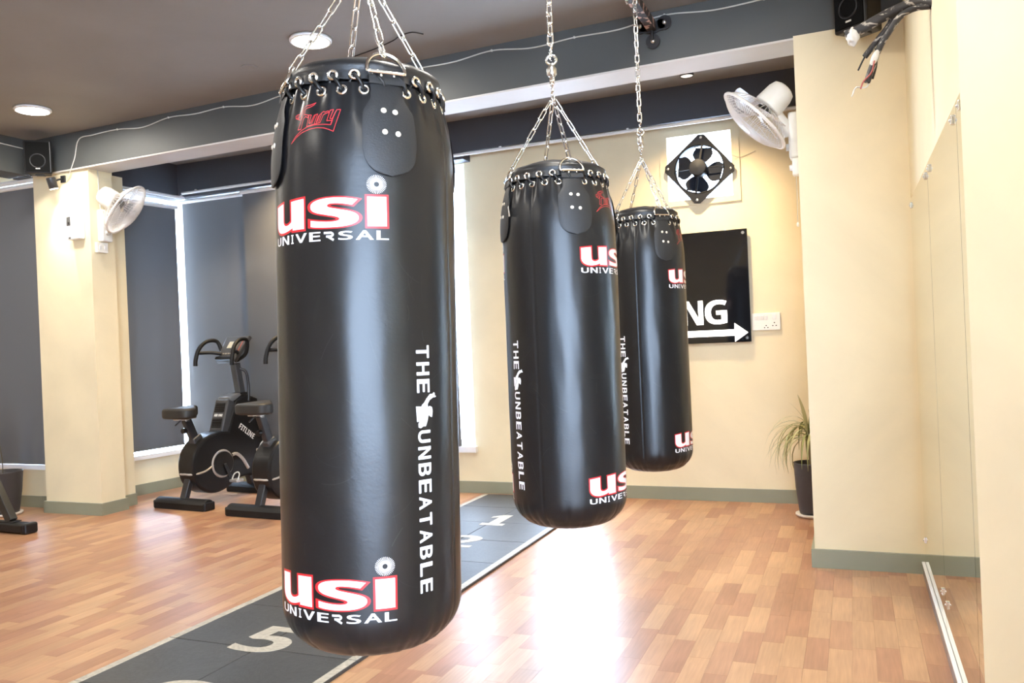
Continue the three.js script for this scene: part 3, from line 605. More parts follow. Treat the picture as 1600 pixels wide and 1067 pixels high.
{ // spotlight clipped to the column
  const t = thing('spotlight', 'small black spotlight under the speaker, lighting the column', 'spotlight', [-6.1, 2.80, -5.03]);
  const g = lathe([[0, 0], [0.036, 0], [0.036, 0.085], [0.030, 0.09], [0, 0.09]], 24); g.rotateX(0.32); g.translate(0, -0.06, 0.10);
  mk('body', g, M.blackMetal, t);
  mk('bracket', tube([[0, 0.03, 0.0], [0, 0.02, 0.05], [0, -0.01, 0.10]], 0.008, 12, 8), M.blackMetal, t);
  mk('wall_plate', at(rbox(0.05, 0.06, 0.016, 0.004), 0, 0.03, 0.008), M.blackMetal, t);
  const dn = V(0, -Math.cos(0.32), -Math.sin(0.32)), p = V(0, -0.06, 0.10).addScaledVector(dn, 0.006);
  const lens = new THREE.CylinderGeometry(0.03, 0.03, 0.005, 24).rotateX(0.32); mk('lens', lens.translate(p.x, p.y, p.z), new THREE.MeshStandardMaterial({ color: 0xffffff, emissive: lin(1, 0.95, 0.85), emissiveIntensity: 8 }), t);
  const l = new THREE.SpotLight(lin(1.0, 0.88, 0.66), SPOT_CD, 0, R(38), 0.8, 2); l.position.copy(p).addScaledVector(dn, 0.01); l.target.position.copy(p).addScaledVector(dn, 1); l.castShadow = true; l.name = 'lamp_light'; t.add(l, l.target);
}

// ---- loudspeakers
function speaker(label, pos, turn, w, h, d, tilt = 0) {
  const t = thing('loudspeaker', label, 'speaker', pos, 'black wall loudspeakers');
  const sh = shape([[-w / 2, -h / 2], [w / 2, -h / 2], [w / 2, h / 2], [-w / 2, h / 2]]);
  const cab = rbox(w, h, d, 0.014, 3), p = cab.attributes.position; for (let i = 0; i < p.count; i++) { const k = p.getZ(i) < 0 ? 0.72 : 1; p.setX(i, p.getX(i) * k); } cab.computeVertexNormals();
  mk('cabinet', cab, M.blackPlastic, t);
  const gr = mk('grille', at(rbox(w * 0.86, h * 0.9, 0.01, 0.005), 0, 0, d / 2 + 0.004), mat([0.006, 0.006, 0.006], 0.9, { specularIntensity: 0.15 }), t);
  mk('woofer_ring', at(ring(w * 0.27, 0.006, 28, 8), 0, -h * 0.13, d / 2 + 0.009), M.blackPlastic, gr);
  mk('badge', at(rbox(0.032, 0.009, 0.003, 0.001), 0, -h * 0.36, d / 2 + 0.0105), M.cableWhite, gr);
  mk('bracket', merge([at(rbox(0.04, 0.05, 0.05, 0.006), 0, 0, -d / 2 - 0.02), at(rbox(0.07, 0.012, 0.07, 0.004), 0, -h / 2 - 0.004, -0.01)]), M.blackMetal, t);
  t.rotation.set(tilt, turn, 0, 'YXZ'); return t;
}
speaker('black loudspeaker tucked under the beam at the top of the column', [-6.17, 2.985, -4.865], R(42), 0.205, 0.27, 0.17, 0.06);
speaker('black loudspeaker high on the cream end wall beside the bare cables', [0.10, 2.95, -4.60], R(-36), 0.19, 0.30, 0.17, 0.0);

// ---- wall fans
function wallFan(label, center, n, base, wallN, withCord) {
  const t = thing('wall_fan', label, 'fan', base, 'white oscillating wall fans');
  const C = V(...center).sub(V(...base)), N = V(...n).normalize(), q = new THREE.Quaternion().setFromUnitVectors(V(0, 0, 1), N), WN = V(...wallN);
  const put = (g) => g.applyQuaternion(q).translate(C.x, C.y, C.z);
  const Rr = 0.225, cage = mat([0.80, 0.77, 0.73], 0.35);
  mk('rim', put(ring(Rr, 0.009, 56, 8)), cage, t);
  const dome = (a, r0, z0, z1) => { const pts = []; for (let i = 0; i <= 6; i++) { const k = i / 6, r = r0 + (Rr - r0) * k; pts.push(V(r * Math.cos(a), r * Math.sin(a), z0 + (z1 - z0) * Math.pow(k, 2.6))); } return tube(pts, 0.0016, 8, 4); };
  const fr = [], bk = []; for (let i = 0; i < 96; i++) { const a = i / 96 * Math.PI * 2; fr.push(dome(a, 0.035, 0.062, 0.004)); if (i % 2 === 0) bk.push(dome(a, 0.05, -0.085, -0.004)); }
  for (const k of [0.35, 0.65, 0.9]) { const r = 0.035 + (Rr - 0.035) * k; fr.push(ring(r, 0.0014, 48, 4).translate(0, 0, 0.062 - 0.058 * Math.pow(k, 2.6))); }
  mk('front_grille', put(merge(fr)), cage, t); mk('rear_grille', put(merge(bk)), cage, t);
  mk('hub_cap', put(lathe([[0, 0.012], [0.03, 0.008], [0.036, 0], [0, 0]], 28).rotateX(Math.PI / 2).translate(0, 0, 0.06)), cage, t);
  const blade = new THREE.MeshPhysicalMaterial({ color: lin(0.74, 0.71, 0.68), roughness: 0.25, transmission: 0.45, thickness: 0, side: THREE.DoubleSide });
  for (let b = 0; b < 3; b++) {
    const g = gridGeo(8, 8, (u, v) => { const r = 0.045 + 0.155 * v, a = b * Math.PI * 2 / 3 + (u - 0.5) * (1.15 + 0.35 * Math.sin(v * Math.PI)) + 0.25 * v; return [V(r * Math.cos(a), r * Math.sin(a), -0.045 + 0.06 * (u - 0.5) * (1 - 0.3 * v)), u, v]; });
    mk('blade', put(g), blade, t);
  }
  mk('blade_hub', put(lathe([[0, -0.05], [0.048, -0.05], [0.046, -0.005], [0.03, 0.0], [0, 0.0]], 28).rotateX(-Math.PI / 2).scale(1, 1, -1).translate(0, 0, -0.05)), M.whitePlastic, t);
  mk('motor_housing', put(lathe([[0, -0.25], [0.045, -0.248], [0.068, -0.235], [0.080, -0.20], [0.086, -0.11], [0.080, -0.095], [0, -0.095]], 32).rotateX(Math.PI / 2)), M.whitePlastic, t);
  const neck = C.clone().addScaledVector(N, -0.17).add(V(0, -0.075, 0)), foot = WN.clone().multiplyScalar(0.055).add(V(0, 0.02, 0));
  mk('neck', merge([rod(neck.clone().add(V(0, 0.06, 0)), neck, 0.028), rod(neck, foot, 0.026, 0.036)]), M.whitePlastic, t);
  const bp = rbox(0.11, 0.27, 0.06, 0.015, 3).translate(0, 0, 0.03); bp.applyQuaternion(new THREE.Quaternion().setFromUnitVectors(V(0, 0, 1), WN));
  const pl = mk('base', bp, M.whitePlastic, t);
  const dial = new THREE.CylinderGeometry(0.02, 0.022, 0.02, 24).rotateX(Math.PI / 2).translate(0, -0.06, 0.068).applyQuaternion(new THREE.Quaternion().setFromUnitVectors(V(0, 0, 1), WN));
  mk('dial', dial, M.cableWhite, pl);
  const win = rbox(0.05, 0.045, 0.004, 0.002).translate(0.0, 0.02, 0.061).applyQuaternion(new THREE.Quaternion().setFromUnitVectors(V(0, 0, 1), WN)); mk('control_panel', win, M.greyPlastic, pl);
  if (withCord) { const o = WN.clone().multiplyScalar(0.03); mk('pull_cord', tube([[o.x, -0.12, 0.03], [o.x + 0.002, -0.3, 0.03], [o.x, -0.5, 0.03]], 0.002, 10, 6), M.cableWhite, t); mk('cord_knob', lathe([[0, 0], [0.006, 0.004], [0.007, 0.02], [0.003, 0.028], [0, 0.03]], 14).translate(o.x, -0.53, 0.03), M.whitePlastic, t); }
  return t;
}
wallFan('white wall fan mounted on the side of the column', [-5.50, 2.522, -5.11], [0.72, -0.60, -0.36], [-5.82, 2.42, -5.15], [1, 0, 0], false);
wallFan('white wall fan by the exhaust opening, with a pull cord hanging down', [-0.475, 2.515, -4.97], [-0.71, -0.69, 0.12], [-0.235, 2.42, -5.08], [-1, 0, 0], true);
function plate(label, pos, turn, w, h, build, d = 0.014) {
  const t = thing('switch_plate', label, 'switch', pos, 'white electrical plates'); t.rotation.y = turn;
  mk('plate', rbox(w, h, d, 0.004).translate(0, 0, d / 2), M.whitePlastic, t); build(t, d); return t;
}
const rocker = (t, x, y, z) => mk('rocker', rbox(0.02, 0.034, 0.008, 0.003).rotateX(0.12).translate(x, y, z), M.whiteFrame, t);
plate('small white switch plate below the fan on the column', [-5.82, 2.235, -5.12], Math.PI / 2, 0.11, 0.085, (t, d) => { rocker(t, -0.025, 0, d); rocker(t, 0.025, 0, d); }, 0.03);
plate('white socket plate on the back wall beside the black sign', [-0.597, 1.368, -6.5], 0, 0.205, 0.13, (t, d) => {
  for (let i = 0; i < 4; i++) rocker(t, -0.075 + i * 0.026, 0.03, d);
  const dark = M.blackPlastic; for (const [x, y] of [[0.06, -0.01], [0.048, -0.032], [0.072, -0.032], [0.0, -0.03], [-0.012, -0.045], [0.012, -0.045]]) mk('socket_hole', new THREE.CylinderGeometry(0.0045, 0.0045, 0.002, 12).rotateX(Math.PI / 2).translate(x, y, d + 0.0005), dark, t);
  mk('module', rbox(0.03, 0.04, 0.006, 0.002).translate(0.06, 0.035, d), M.whiteFrame, t);
});
plate('white fan regulator box at the edge of the cream end wall', [-0.235, 2.235, -5.05], -Math.PI / 2, 0.085, 0.095, (t, d) => { mk('knob', new THREE.CylinderGeometry(0.016, 0.018, 0.018, 20).rotateX(Math.PI / 2).translate(0, 0, d + 0.008), M.whiteFrame, t); }, 0.045);
{ // air freshener / access unit on the column front
  const t = thing('wall_dispenser', 'white box with a grey sensor window on the front of the column', 'dispenser', [-5.955, 2.405, -5.03]);
  mk('case', rbox(0.155, 0.2, 0.055, 0.01, 3).translate(0, 0, 0.0275), M.whiteFrame, t);
  mk('sensor_window', rbox(0.045, 0.075, 0.004, 0.002).translate(-0.05, 0.055, 0.056), M.greyPlastic, t);
  mk('lens', new THREE.CylinderGeometry(0.008, 0.008, 0.004, 16).rotateX(Math.PI / 2).translate(-0.045, 0.04, 0.0585), M.blackPlastic, t);
  mk('badge', rbox(0.025, 0.014, 0.002, 0.0008).translate(-0.04, -0.085, 0.056), M.greyPlastic, t);
}

// ---- cables
{
  const t = thing('wall_cable', 'thin white cable tacked along the top of the dark beam', 'cable');
  const bz = (x) => -5.03 + (x + 6.72) / 7.03 * 0.24 + 0.004, pts = [[-6.06, 2.81, -5.02], [-6.0, 2.86, -5.0], [-5.93, 2.98, bz(-5.93)], [-5.87, 3.13, bz(-5.87)]];
  for (let x = -5.7; x < -0.2; x += 0.28) pts.push([x, 3.145 + 0.012 * Math.sin(x * 5.1) + 0.010 * Math.sin(x * 11.3), bz(x)]);
  mk('cable', tube(pts, 0.0042, 260, 6), M.cableWhite, t);
  for (let x = -5.42; x < -0.3; x += 0.56) mk('clip', at(rbox(0.012, 0.014, 0.012, 0.003), x, 3.145 + 0.012 * Math.sin(x * 5.1) + 0.010 * Math.sin(x * 11.3), bz(x) + 0.002), M.cableWhite, t);
  const u = thing('wall_cable', 'white cable dropping down the column behind the fan motor', 'cable');
  mk('cable', tube([[-5.814, 2.89, -5.12], [-5.812, 2.75, -5.122], [-5.811, 2.66, -5.118], [-5.80, 2.58, -5.12], [-5.805, 2.53, -5.13]], 0.004, 24, 6), M.cableWhite, u);
  const w = thing('wall_cable', 'thin pale cable along the cross beam above the leftmost window', 'cable');
  mk('cable', tube([[-6.466, 3.12, -4.98], [-6.466, 3.13, -4.6], [-6.466, 3.15, -4.1], [-6.466, 3.13, -3.4]], 0.0042, 24, 6), M.cableWhite, w);
  const c = thing('ceiling_wire', 'dark loose wire curling from a hole in the ceiling', 'wire');
  mk('wire', tube([[-3.05, 3.185, -4.62], [-2.95, 3.19, -4.60], [-2.75, 3.192, -4.55], [-2.55, 3.19, -4.47], [-2.46, 3.18, -4.40], [-2.38, 3.187, -4.40], [-2.34, 3.192, -4.47]], 0.004, 40, 6), M.rubber, c);
  const hole = thing('ceiling_outlet', 'round flush ceiling cover plate near the dark wire', 'cover plate', [-3.64, H, -4.45]);
  mk('plate', lathe([[0, 0], [0.055, 0], [0.055, -0.004], [0.05, -0.006], [0, -0.006]], 32), M.ceil, hole);
}
{ // bare cable bundle coming out of the mirror wall
  const t = thing('cable_bundle', 'thick dark cables caked with plaster sticking out above the mirror', 'cables');
  const plas = noiseTex(1, (u, v) => { const n = fbm(u, v, 6, 3); const k = Math.min(1, Math.max(0, (n - 0.10) * 9)); return [40 + 120 * k, 38 + 116 * k, 39 + 106 * k]; }, true, 256); plas.repeat.set(2.2, 0.9);
  const m = mat([1, 1, 1], 0.6, { map: plas }), pm = mat([0.56, 0.54, 0.50], 0.7);
  mk('conduit', tube([[0.33, 2.45, -3.33], [0.29, 2.472, -3.37], [0.245, 2.478, -3.39], [0.195, 2.468, -3.4], [0.135, 2.446, -3.4], [0.075, 2.42, -3.4], [0.02, 2.405, -3.4]], 0.020, 40, 12), m, t);
  mk('conduit', tube([[0.31, 2.452, -3.37], [0.26, 2.468, -3.40], [0.20, 2.458, -3.415], [0.165, 2.41, -3.41], [0.125, 2.365, -3.41], [0.085, 2.318, -3.41]], 0.0115, 36, 10), m, t);
  mk('conduit', tube([[0.31, 2.445, -3.35], [0.255, 2.455, -3.375], [0.212, 2.438, -3.38], [0.175, 2.395, -3.385], [0.14, 2.345, -3.39], [0.112, 2.28, -3.39], [0.088, 2.215, -3.39]], 0.012, 40, 10), m, t);
  const lump = new THREE.SphereGeometry(0.026, 24, 16), lp = lump.attributes.position; for (let i = 0; i < lp.count; i++) { const k = 1 + 0.35 * noise.noise(lp.getX(i) * 60, lp.getY(i) * 60, lp.getZ(i) * 60); lp.setXYZ(i, lp.getX(i) * k * 0.85, lp.getY(i) * k * 1.2, lp.getZ(i) * k * 0.9); } lump.computeVertexNormals();
  mk('plaster_lump', lump.translate(0.045, 2.395, -3.395), pm, t);
  mk('plaster_lump', new THREE.SphereGeometry(0.014, 14, 10).scale(0.9, 2.2, 0.9).rotateZ(-0.4).translate(0.118, 2.30, -3.382), pm, t);
  mk('wire', tube([[0.085, 2.318, -3.41], [0.075, 2.30, -3.41], [0.06, 2.27, -3.408]], 0.0035, 10, 6), M.rubber, t);
  mk('wire', tube([[0.118, 2.30, -3.375], [0.105, 2.245, -3.37], [0.075, 2.215, -3.375], [0.065, 2.19, -3.375]], 0.003, 16, 6), mat([0.30, 0.05, 0.04], 0.5), t);
  mk('wire', tube([[0.112, 2.27, -3.40], [0.105, 2.24, -3.405], [0.085, 2.20, -3.40], [0.05, 2.203, -3.395], [0.034, 2.17, -3.39]], 0.003, 18, 6), pm, t);
  mk('wire', tube([[0.125, 2.34, -3.40], [0.122, 2.28, -3.41], [0.108, 2.23, -3.405]], 0.005, 14, 6), M.rubber, t);
}

// ---- exhaust fan in its opening
{
  const t = thing('exhaust_fan', 'black four-blade exhaust fan tilted across the bright wall opening', 'fan', [-1.04, 2.567, -6.46]);
  const s = 0.4, a = R(45 - 5.5), sq = new THREE.Shape(), h = s / 2, c = 0.03;
  [[-h + c, -h], [h - c, -h], [h, -h + c], [h, h - c], [h - c, h], [-h + c, h], [-h, h - c], [-h, -h + c]].forEach((p, i) => (i ? sq.lineTo(...p) : sq.moveTo(...p))); sq.closePath();
  const ho = new THREE.Path(); ho.absarc(0, 0, 0.183, 0, Math.PI * 2, true); sq.holes.push(ho);
  const nm = mat([0.012, 0.014, 0.02], 0.6, { specularIntensity: 0.5 });
  mk('frame', extrude(sq, 0.008, 0.002, 32).rotateZ(a), nm, t);
  mk('collar', lathe([[0.183, -0.05], [0.189, -0.05], [0.189, 0.012], [0.183, 0.012], [0.183, -0.05]], 48).rotateX(Math.PI / 2), nm, t);
  for (let i = 0; i < 4; i++) { const q = a + Math.PI / 4 + i * Math.PI / 2, o = mk('bolt', new THREE.SphereGeometry(0.011, 12, 8).scale(1, 1, 0.6), M.steel, t); o.position.set(0.24 * Math.cos(q), 0.24 * Math.sin(q), 0.012); }
  mk('motor', lathe([[0, -0.03], [0.062, -0.03], [0.066, -0.02], [0.066, 0.075], [0.058, 0.09], [0, 0.094]], 32).rotateX(Math.PI / 2), nm, t);
  for (let i = 0; i < 4; i++) {
    const q = i * Math.PI / 2 + R(-12), g = gridGeo(8, 8, (u, v) => { const r = 0.05 + 0.12 * v, w = (u - 0.5) * (0.062 + 0.125 * Math.sin(Math.min(1, v * 1.15) * Math.PI * 0.72)); return [V(w * Math.cos(0.45), r, w * Math.sin(0.45) - 0.03), u, v]; });
    g.rotateZ(q); mk('blade', g, mat([0.016, 0.019, 0.028], 0.85, { side: THREE.DoubleSide, specularIntensity: 0.2 }), t);
  }
  for (let i = 0; i < 4; i++) { const q = a + i * Math.PI / 2 + R(45 + (i % 2 ? 6 : -4)); mk('support_arm', bar([0.06 * Math.cos(q), 0.06 * Math.sin(q), 0.03], [0.19 * Math.cos(q), 0.19 * Math.sin(q), 0.012], 0.016, 0.006, 0.002), nm, t); }
  mk('wire', tube([[0.24, 0.08, 0.01], [0.30, 0.06, -0.03], [0.36, 0.075, -0.035], [0.42, 0.095, -0.035]], 0.002, 20, 6), mat([0.42, 0.34, 0.27], 0.6), t);
}

// ---- illuminated sign
{
  const x0 = -1.37, x1 = -0.706, y0 = 1.222, y1 = 2.08, t = thing('wall_sign', 'glossy black sign with glowing white letters and an arrow on the back wall', 'sign', [(x0 + x1) / 2, (y0 + y1) / 2, -6.5]);
  const w = x1 - x0, h = y1 - y0, cx = (x0 + x1) / 2, cy = (y0 + y1) / 2;
  mk('panel', rbox(w, h, 0.012, 0.002).translate(0, 0, 0.031), mat([0.006, 0.007, 0.010], 0.06), t);
  for (const sx of [-1, 1]) for (const sy of [-1, 1]) { mk('standoff', merge([rod([sx * (w / 2 - 0.03), sy * (h / 2 - 0.03), 0], [sx * (w / 2 - 0.03), sy * (h / 2 - 0.03), 0.043], 0.008), rod([sx * (w / 2 - 0.03), sy * (h / 2 - 0.03), 0.037], [sx * (w / 2 - 0.03), sy * (h / 2 - 0.03), 0.045], 0.012)]), M.chrome, t); }
  const glow = new THREE.MeshStandardMaterial({ color: lin(0.9, 0.88, 0.82), emissive: lin(1.0, 0.96, 0.86), emissiveIntensity: 1.3, roughness: 0.4 });
  const letter = (s, xa, xb) => { const g = new TextGeometry(s, { font, size: 1, depth: 0.012, curveSegments: 10, bevelEnabled: false }); g.computeBoundingBox(); const b = g.boundingBox; g.translate(-b.min.x, -b.min.y, 0); g.scale((xb - xa) / (b.max.x - b.min.x), 0.186 / (b.max.y - b.min.y), 1); mk('lit_letter', g.translate(xa - cx, 1.365 - cy, 0.037), glow, t); };
  letter('N', -1.215, -1.058); letter('G', -1.043, -0.878);
  const ar = shape([[-1.33, 1.272], [-0.825, 1.272], [-0.825, 1.226], [-0.727, 1.293], [-0.825, 1.368], [-0.825, 1.32], [-1.33, 1.32]].map(([x, y]) => [x - cx, y - cy]));
  mk('lit_arrow', extrude(ar, 0.012).translate(0, 0, 0.037), glow, t);
}

// ---- exercise bikes
const silverBand = mat([0.50, 0.46, 0.42], 0.4, { metalness: 0.3 });
function makeBike(lift) {
  const t = thing('exercise_bike', '', 'exercise bike', [0, 0, 0], 'black upright exercise bikes');
  const footBar = (z, L) => { const s = new THREE.Shape(); s.moveTo(-0.05, 0.012); s.lineTo(0.05, 0.012); s.lineTo(0.052, 0.05); s.quadraticCurveTo(0.03, 0.082, 0, 0.083); s.quadraticCurveTo(-0.03, 0.082, -0.052, 0.05); s.closePath(); return extrude(s, L - 0.02, 0.01, 8).rotateY(Math.PI / 2).translate(-L / 2 + 0.01, 0, z); };
  for (const [z, L] of [[0.39, 0.60], [-0.40, 0.54]]) {
    const f = mk(z > 0 ? 'rear_foot' : 'front_foot', footBar(z, L), M.rubber, t);
    for (const s of [-1, 1]) mk('end_cap', at(rbox(0.05, 0.07, 0.112, 0.012), s * (L / 2 - 0.012), 0.036, z), M.blackPlastic, f);
  }
  mk('rear_strut', bar([0, 0.07, 0.385], [0, 0.27, 0.31], 0.07, 0.05, 0.01), M.blackMetal, t);
  mk('front_strut', bar([0, 0.07, -0.40], [0, 0.26, -0.33], 0.07, 0.05, 0.01), M.blackMetal, t);
  // main shell: side outline extruded across
  const sh = new THREE.Shape(); sh.moveTo(0.335, 0.30); sh.quadraticCurveTo(0.345, 0.41, 0.30, 0.47); sh.quadraticCurveTo(0.24, 0.565, 0.12, 0.585); sh.quadraticCurveTo(0.0, 0.60, -0.06, 0.59); sh.lineTo(-0.16, 0.84); sh.quadraticCurveTo(-0.2, 0.90, -0.28, 0.905); sh.lineTo(-0.40, 0.86); sh.lineTo(-0.455, 0.42); sh.quadraticCurveTo(-0.45, 0.22, -0.33, 0.19); sh.quadraticCurveTo(-0.2, 0.22, -0.08, 0.17); sh.quadraticCurveTo(0.05, 0.085, 0.18, 0.12); sh.quadraticCurveTo(0.32, 0.17, 0.335, 0.30); sh.closePath();
  mk('body_shell', extrude(sh, 0.15, 0.022, 14).rotateY(-Math.PI / 2).translate(0.075, 0, 0), M.blackPlastic, t);
  // the profile above is drawn in (z, y); rotateY(-90) sends shape x to +z
  // vented front hood facing the rider
  const hood = mk('vent_hood', bar([0, 0.60, -0.02], [0, 0.88, -0.115], 0.165, 0.08, 0.015), M.greyPlastic, t);
  const hq = new THREE.Quaternion().setFromUnitVectors(V(0, 1, 0), V(0, 0.28, -0.095).normalize());
  for (const k of [0.32, -0.32]) { const c = V(0, 0.74, -0.0675).add(V(0, 0.28, -0.095).multiplyScalar(k * 0.75)), g = rbox(0.115, 0.085, 0.006, 0.004).translate(0, 0, 0.042).applyQuaternion(hq).translate(c.x, c.y, c.z); const v = mk('vent', g, M.rubber, hood); for (let i = 0; i < 4; i++) mk('louvre', rbox(0.105, 0.006, 0.006, 0.002).translate(0, -0.03 + i * 0.02, 0.046).applyQuaternion(hq).translate(c.x, c.y, c.z), M.blackPlastic, v); }
  const txt = (s, size, place, m, parent, w) => { const g = new TextGeometry(s, { font, size, depth: 0.001, curveSegments: 3, bevelEnabled: false }); g.computeBoundingBox(); const b = g.boundingBox; g.translate(-(b.max.x + b.min.x) / 2, -(b.max.y + b.min.y) / 2, 0); if (w) g.scale(w / (b.max.x - b.min.x), 1, 1); place(g); return mk('lettering', g, m, parent); };
  const white = mat([0.80, 0.79, 0.76], 0.5);
  txt('AIR ONE', 0.022, (g) => g.translate(0, 0, 0.0415).applyQuaternion(hq).translate(0, 0.74, -0.0675), white, hood, 0.10);
  mk('hood_cap', bar([0, 0.885, -0.10], [0, 0.915, -0.24], 0.16, 0.05, 0.018), mat([0.16, 0.165, 0.17], 0.3), t);
  for (const s of [-1, 1]) {
    const x = s * 0.0985;
    const band = tube([[x * 0.0, 0.287, 0.365], [x * 0.55, 0.285, 0.36], [x * 0.98, 0.287, 0.315], [x * 1.0, 0.30, 0.22], [x, 0.335, 0.14]], 0.009, 26, 6).scale(1, 1, 1); mk('silver_band', band, silverBand, t);
    const disc = mk('crank_cover', new THREE.CylinderGeometry(0.098, 0.104, 0.03, 40).rotateZ(Math.PI / 2).translate(s * 0.108, 0.335, 0.04), M.blackPlastic, t);
    mk('silver_ring', new THREE.TorusGeometry(0.112, 0.0125, 8, 48).scale(1, 1, 0.6).rotateY(Math.PI / 2).translate(s * 0.101, 0.335, 0.04), silverBand, disc);
    mk('silver_band', tube([[x, 0.395, -0.07], [x, 0.40, -0.12], [x, 0.35, -0.19], [x, 0.25, -0.26]], 0.016, 20, 6).scale(1, 1, 1), silverBand, t);
    const up = s > 0 ? -1 : 1, cr = mk('crank', bar([s * 0.128, 0.335, 0.04], [s * 0.14, 0.335 + up * 0.15, 0.04 + up * 0.06], 0.02, 0.026, 0.006), M.blackMetal, t);
    mk('pedal', rbox(0.095, 0.025, 0.085, 0.008).translate(s * 0.195, 0.335 + up * 0.155, 0.04 + up * 0.062), M.silver, cr);
    mk('pedal_strap', tube([[s * 0.16, 0.335 + up * 0.155, 0.06 + up * 0.06], [s * 0.165, 0.335 + up * 0.155 + 0.055, 0.03 + up * 0.06], [s * 0.195, 0.335 + up * 0.155 + 0.07, 0.02 + up * 0.06], [s * 0.225, 0.335 + up * 0.155 + 0.055, 0.03 + up * 0.06], [s * 0.23, 0.335 + up * 0.155, 0.06 + up * 0.06]], 0.006, 18, 6), M.cableWhite, cr);
    txt('FITLINE', 0.05, (g) => { g.rotateZ(s > 0 ? R(-36) : R(36)); g.rotateY(s * Math.PI / 2); g.translate(s * 0.0975, 0.585, -0.265); }, white, t, 0.21);
  }
  // seat
  const top = 0.755 + lift, zt = 0.33;
  mk('seat_post', bar([0, 0.52, 0.225], [0, top, zt], 0.05, 0.075, 0.01), M.blackMetal, t);
  mk('post_sleeve', bar([0, 0.53, 0.215], [0, 0.60, 0.25], 0.075, 0.10, 0.015), M.greyPlastic, t);
  mk('seat_slider', merge([at(rbox(0.06, 0.02, 0.2, 0.005), 0, top + 0.008, zt + 0.01), at(rbox(0.05, 0.035, 0.05, 0.006), 0, top - 0.01, zt)]), M.silver, t);
  const kn = mk('adjust_knob', new THREE.CylinderGeometry(0.022, 0.024, 0.035, 20).rotateX(Math.PI / 2).translate(-0.01, 0.655, 0.345), M.blackPlastic, t);
  mk('adjust_lever', tube([[-0.02, top - 0.01, zt + 0.04], [-0.05, top - 0.045, zt + 0.065], [-0.06, top - 0.05, zt + 0.06]], 0.007, 12, 6), M.blackMetal, t);
  const seat = gridGeo(48, 20, (u, v) => {            // broad padded saddle with a short nose
    const a = u * Math.PI * 2, b = (v - 0.5) * Math.PI, c = Math.pow(Math.max(0, Math.cos(b)), 0.3), ca = Math.cos(a), sa = Math.sin(a);
    const z = Math.sign(ca) * Math.pow(Math.abs(ca), 0.5) * c * 0.13, back = Math.min(1, Math.max(0, (z + 0.10) / 0.12)), wd = 0.05 + 0.115 * back * back * (3 - 2 * back);
    const hh = 0.048 * Math.sign(Math.sin(b)) * Math.pow(Math.abs(Math.sin(b)), 0.4);
    return [V(Math.sign(sa) * Math.pow(Math.abs(sa), 0.5) * c * wd, hh + 0.012 * (1 - back), z), u, v];
  }, true);
  mk('seat', seat.translate(0, top + 0.055, zt + 0.02), mat([0.020, 0.019, 0.0175], 0.5), t);
  // mast, console, handlebars
  mk('mast', bar([0.0, 0.86, -0.31], [0.0, 1.21, -0.25], 0.075, 0.07, 0.012), M.greyPlastic, t);
  mk('mast_collar', at(rbox(0.10, 0.05, 0.10, 0.012), 0, 0.915, -0.30), M.blackPlastic, t);
  mk('cable_guide', tube([[0.05, 1.16, -0.26], [0.085, 1.13, -0.29], [0.095, 1.0, -0.31], [0.10, 0.86, -0.30]], 0.013, 26, 8), M.blackMetal, t);
  const cq = new THREE.Quaternion().setFromAxisAngle(V(1, 0, 0), R(-38)), cc = V(-0.02, 1.335, -0.24);
  const cput = (g) => g.applyQuaternion(cq).translate(cc.x, cc.y, cc.z);
  const csh = new THREE.Shape(); csh.moveTo(-0.105, -0.13); csh.lineTo(0.105, -0.13); csh.lineTo(0.135, 0.14); csh.lineTo(-0.135, 0.14); csh.closePath();
  const con = mk('console', cput(extrude(csh, 0.025, 0.008).translate(0, 0, -0.02)), M.greyPlastic, t);
  mk('screen', cput(rbox(0.12, 0.075, 0.004, 0.002).translate(0, 0.045, 0.015)), mat([0.50, 0.50, 0.42], 0.25), con);
  mk('tablet_ledge', cput(rbox(0.19, 0.03, 0.04, 0.006).translate(0, -0.125, 0.03)), M.blackPlastic, con);
  for (let i = 0; i < 5; i++) mk('button', cput(rbox(0.022, 0.014, 0.006, 0.003).translate(-0.064 + i * 0.032, -0.055, 0.015)), M.silver, con);
  mk('trim_stripe', cput(rbox(0.008, 0.16, 0.004, 0.001).translate(0.10, 0.03, 0.014)), mat([0.45, 0.10, 0.06], 0.4), con);
  for (const s of [-1, 1]) {
    mk('handlebar', tube([[s * 0.02, 1.235, -0.26], [s * 0.14, 1.30, -0.25], [s * 0.185, 1.415, -0.22], [s * 0.20, 1.42, -0.12], [s * 0.215, 1.36, -0.04], [s * 0.225, 1.25, 0.0], [s * 0.225, 1.20, 0.005]], 0.0185, 44, 10), M.rubber, t);
    mk('handlebar_brace', tube([[s * 0.10, 1.30, -0.19], [s * 0.16, 1.315, -0.12], [s * 0.21, 1.315, -0.03]], 0.016, 16, 8), M.rubber, t);
  }
  return t;
}
const bikeA = makeBike(0.0); bikeA.userData.label = 'black upright exercise bike with its console rising in front of the corner blind'; bikeA.position.set(-5.27, 0, -5.79); bikeA.rotation.y = R(-5);
const bikeB = makeBike(0.045); bikeB.userData.label = 'black exercise bike partly hidden behind the nearest punching bag'; bikeB.position.set(-4.37, 0, -5.65); bikeB.rotation.y = R(-4);

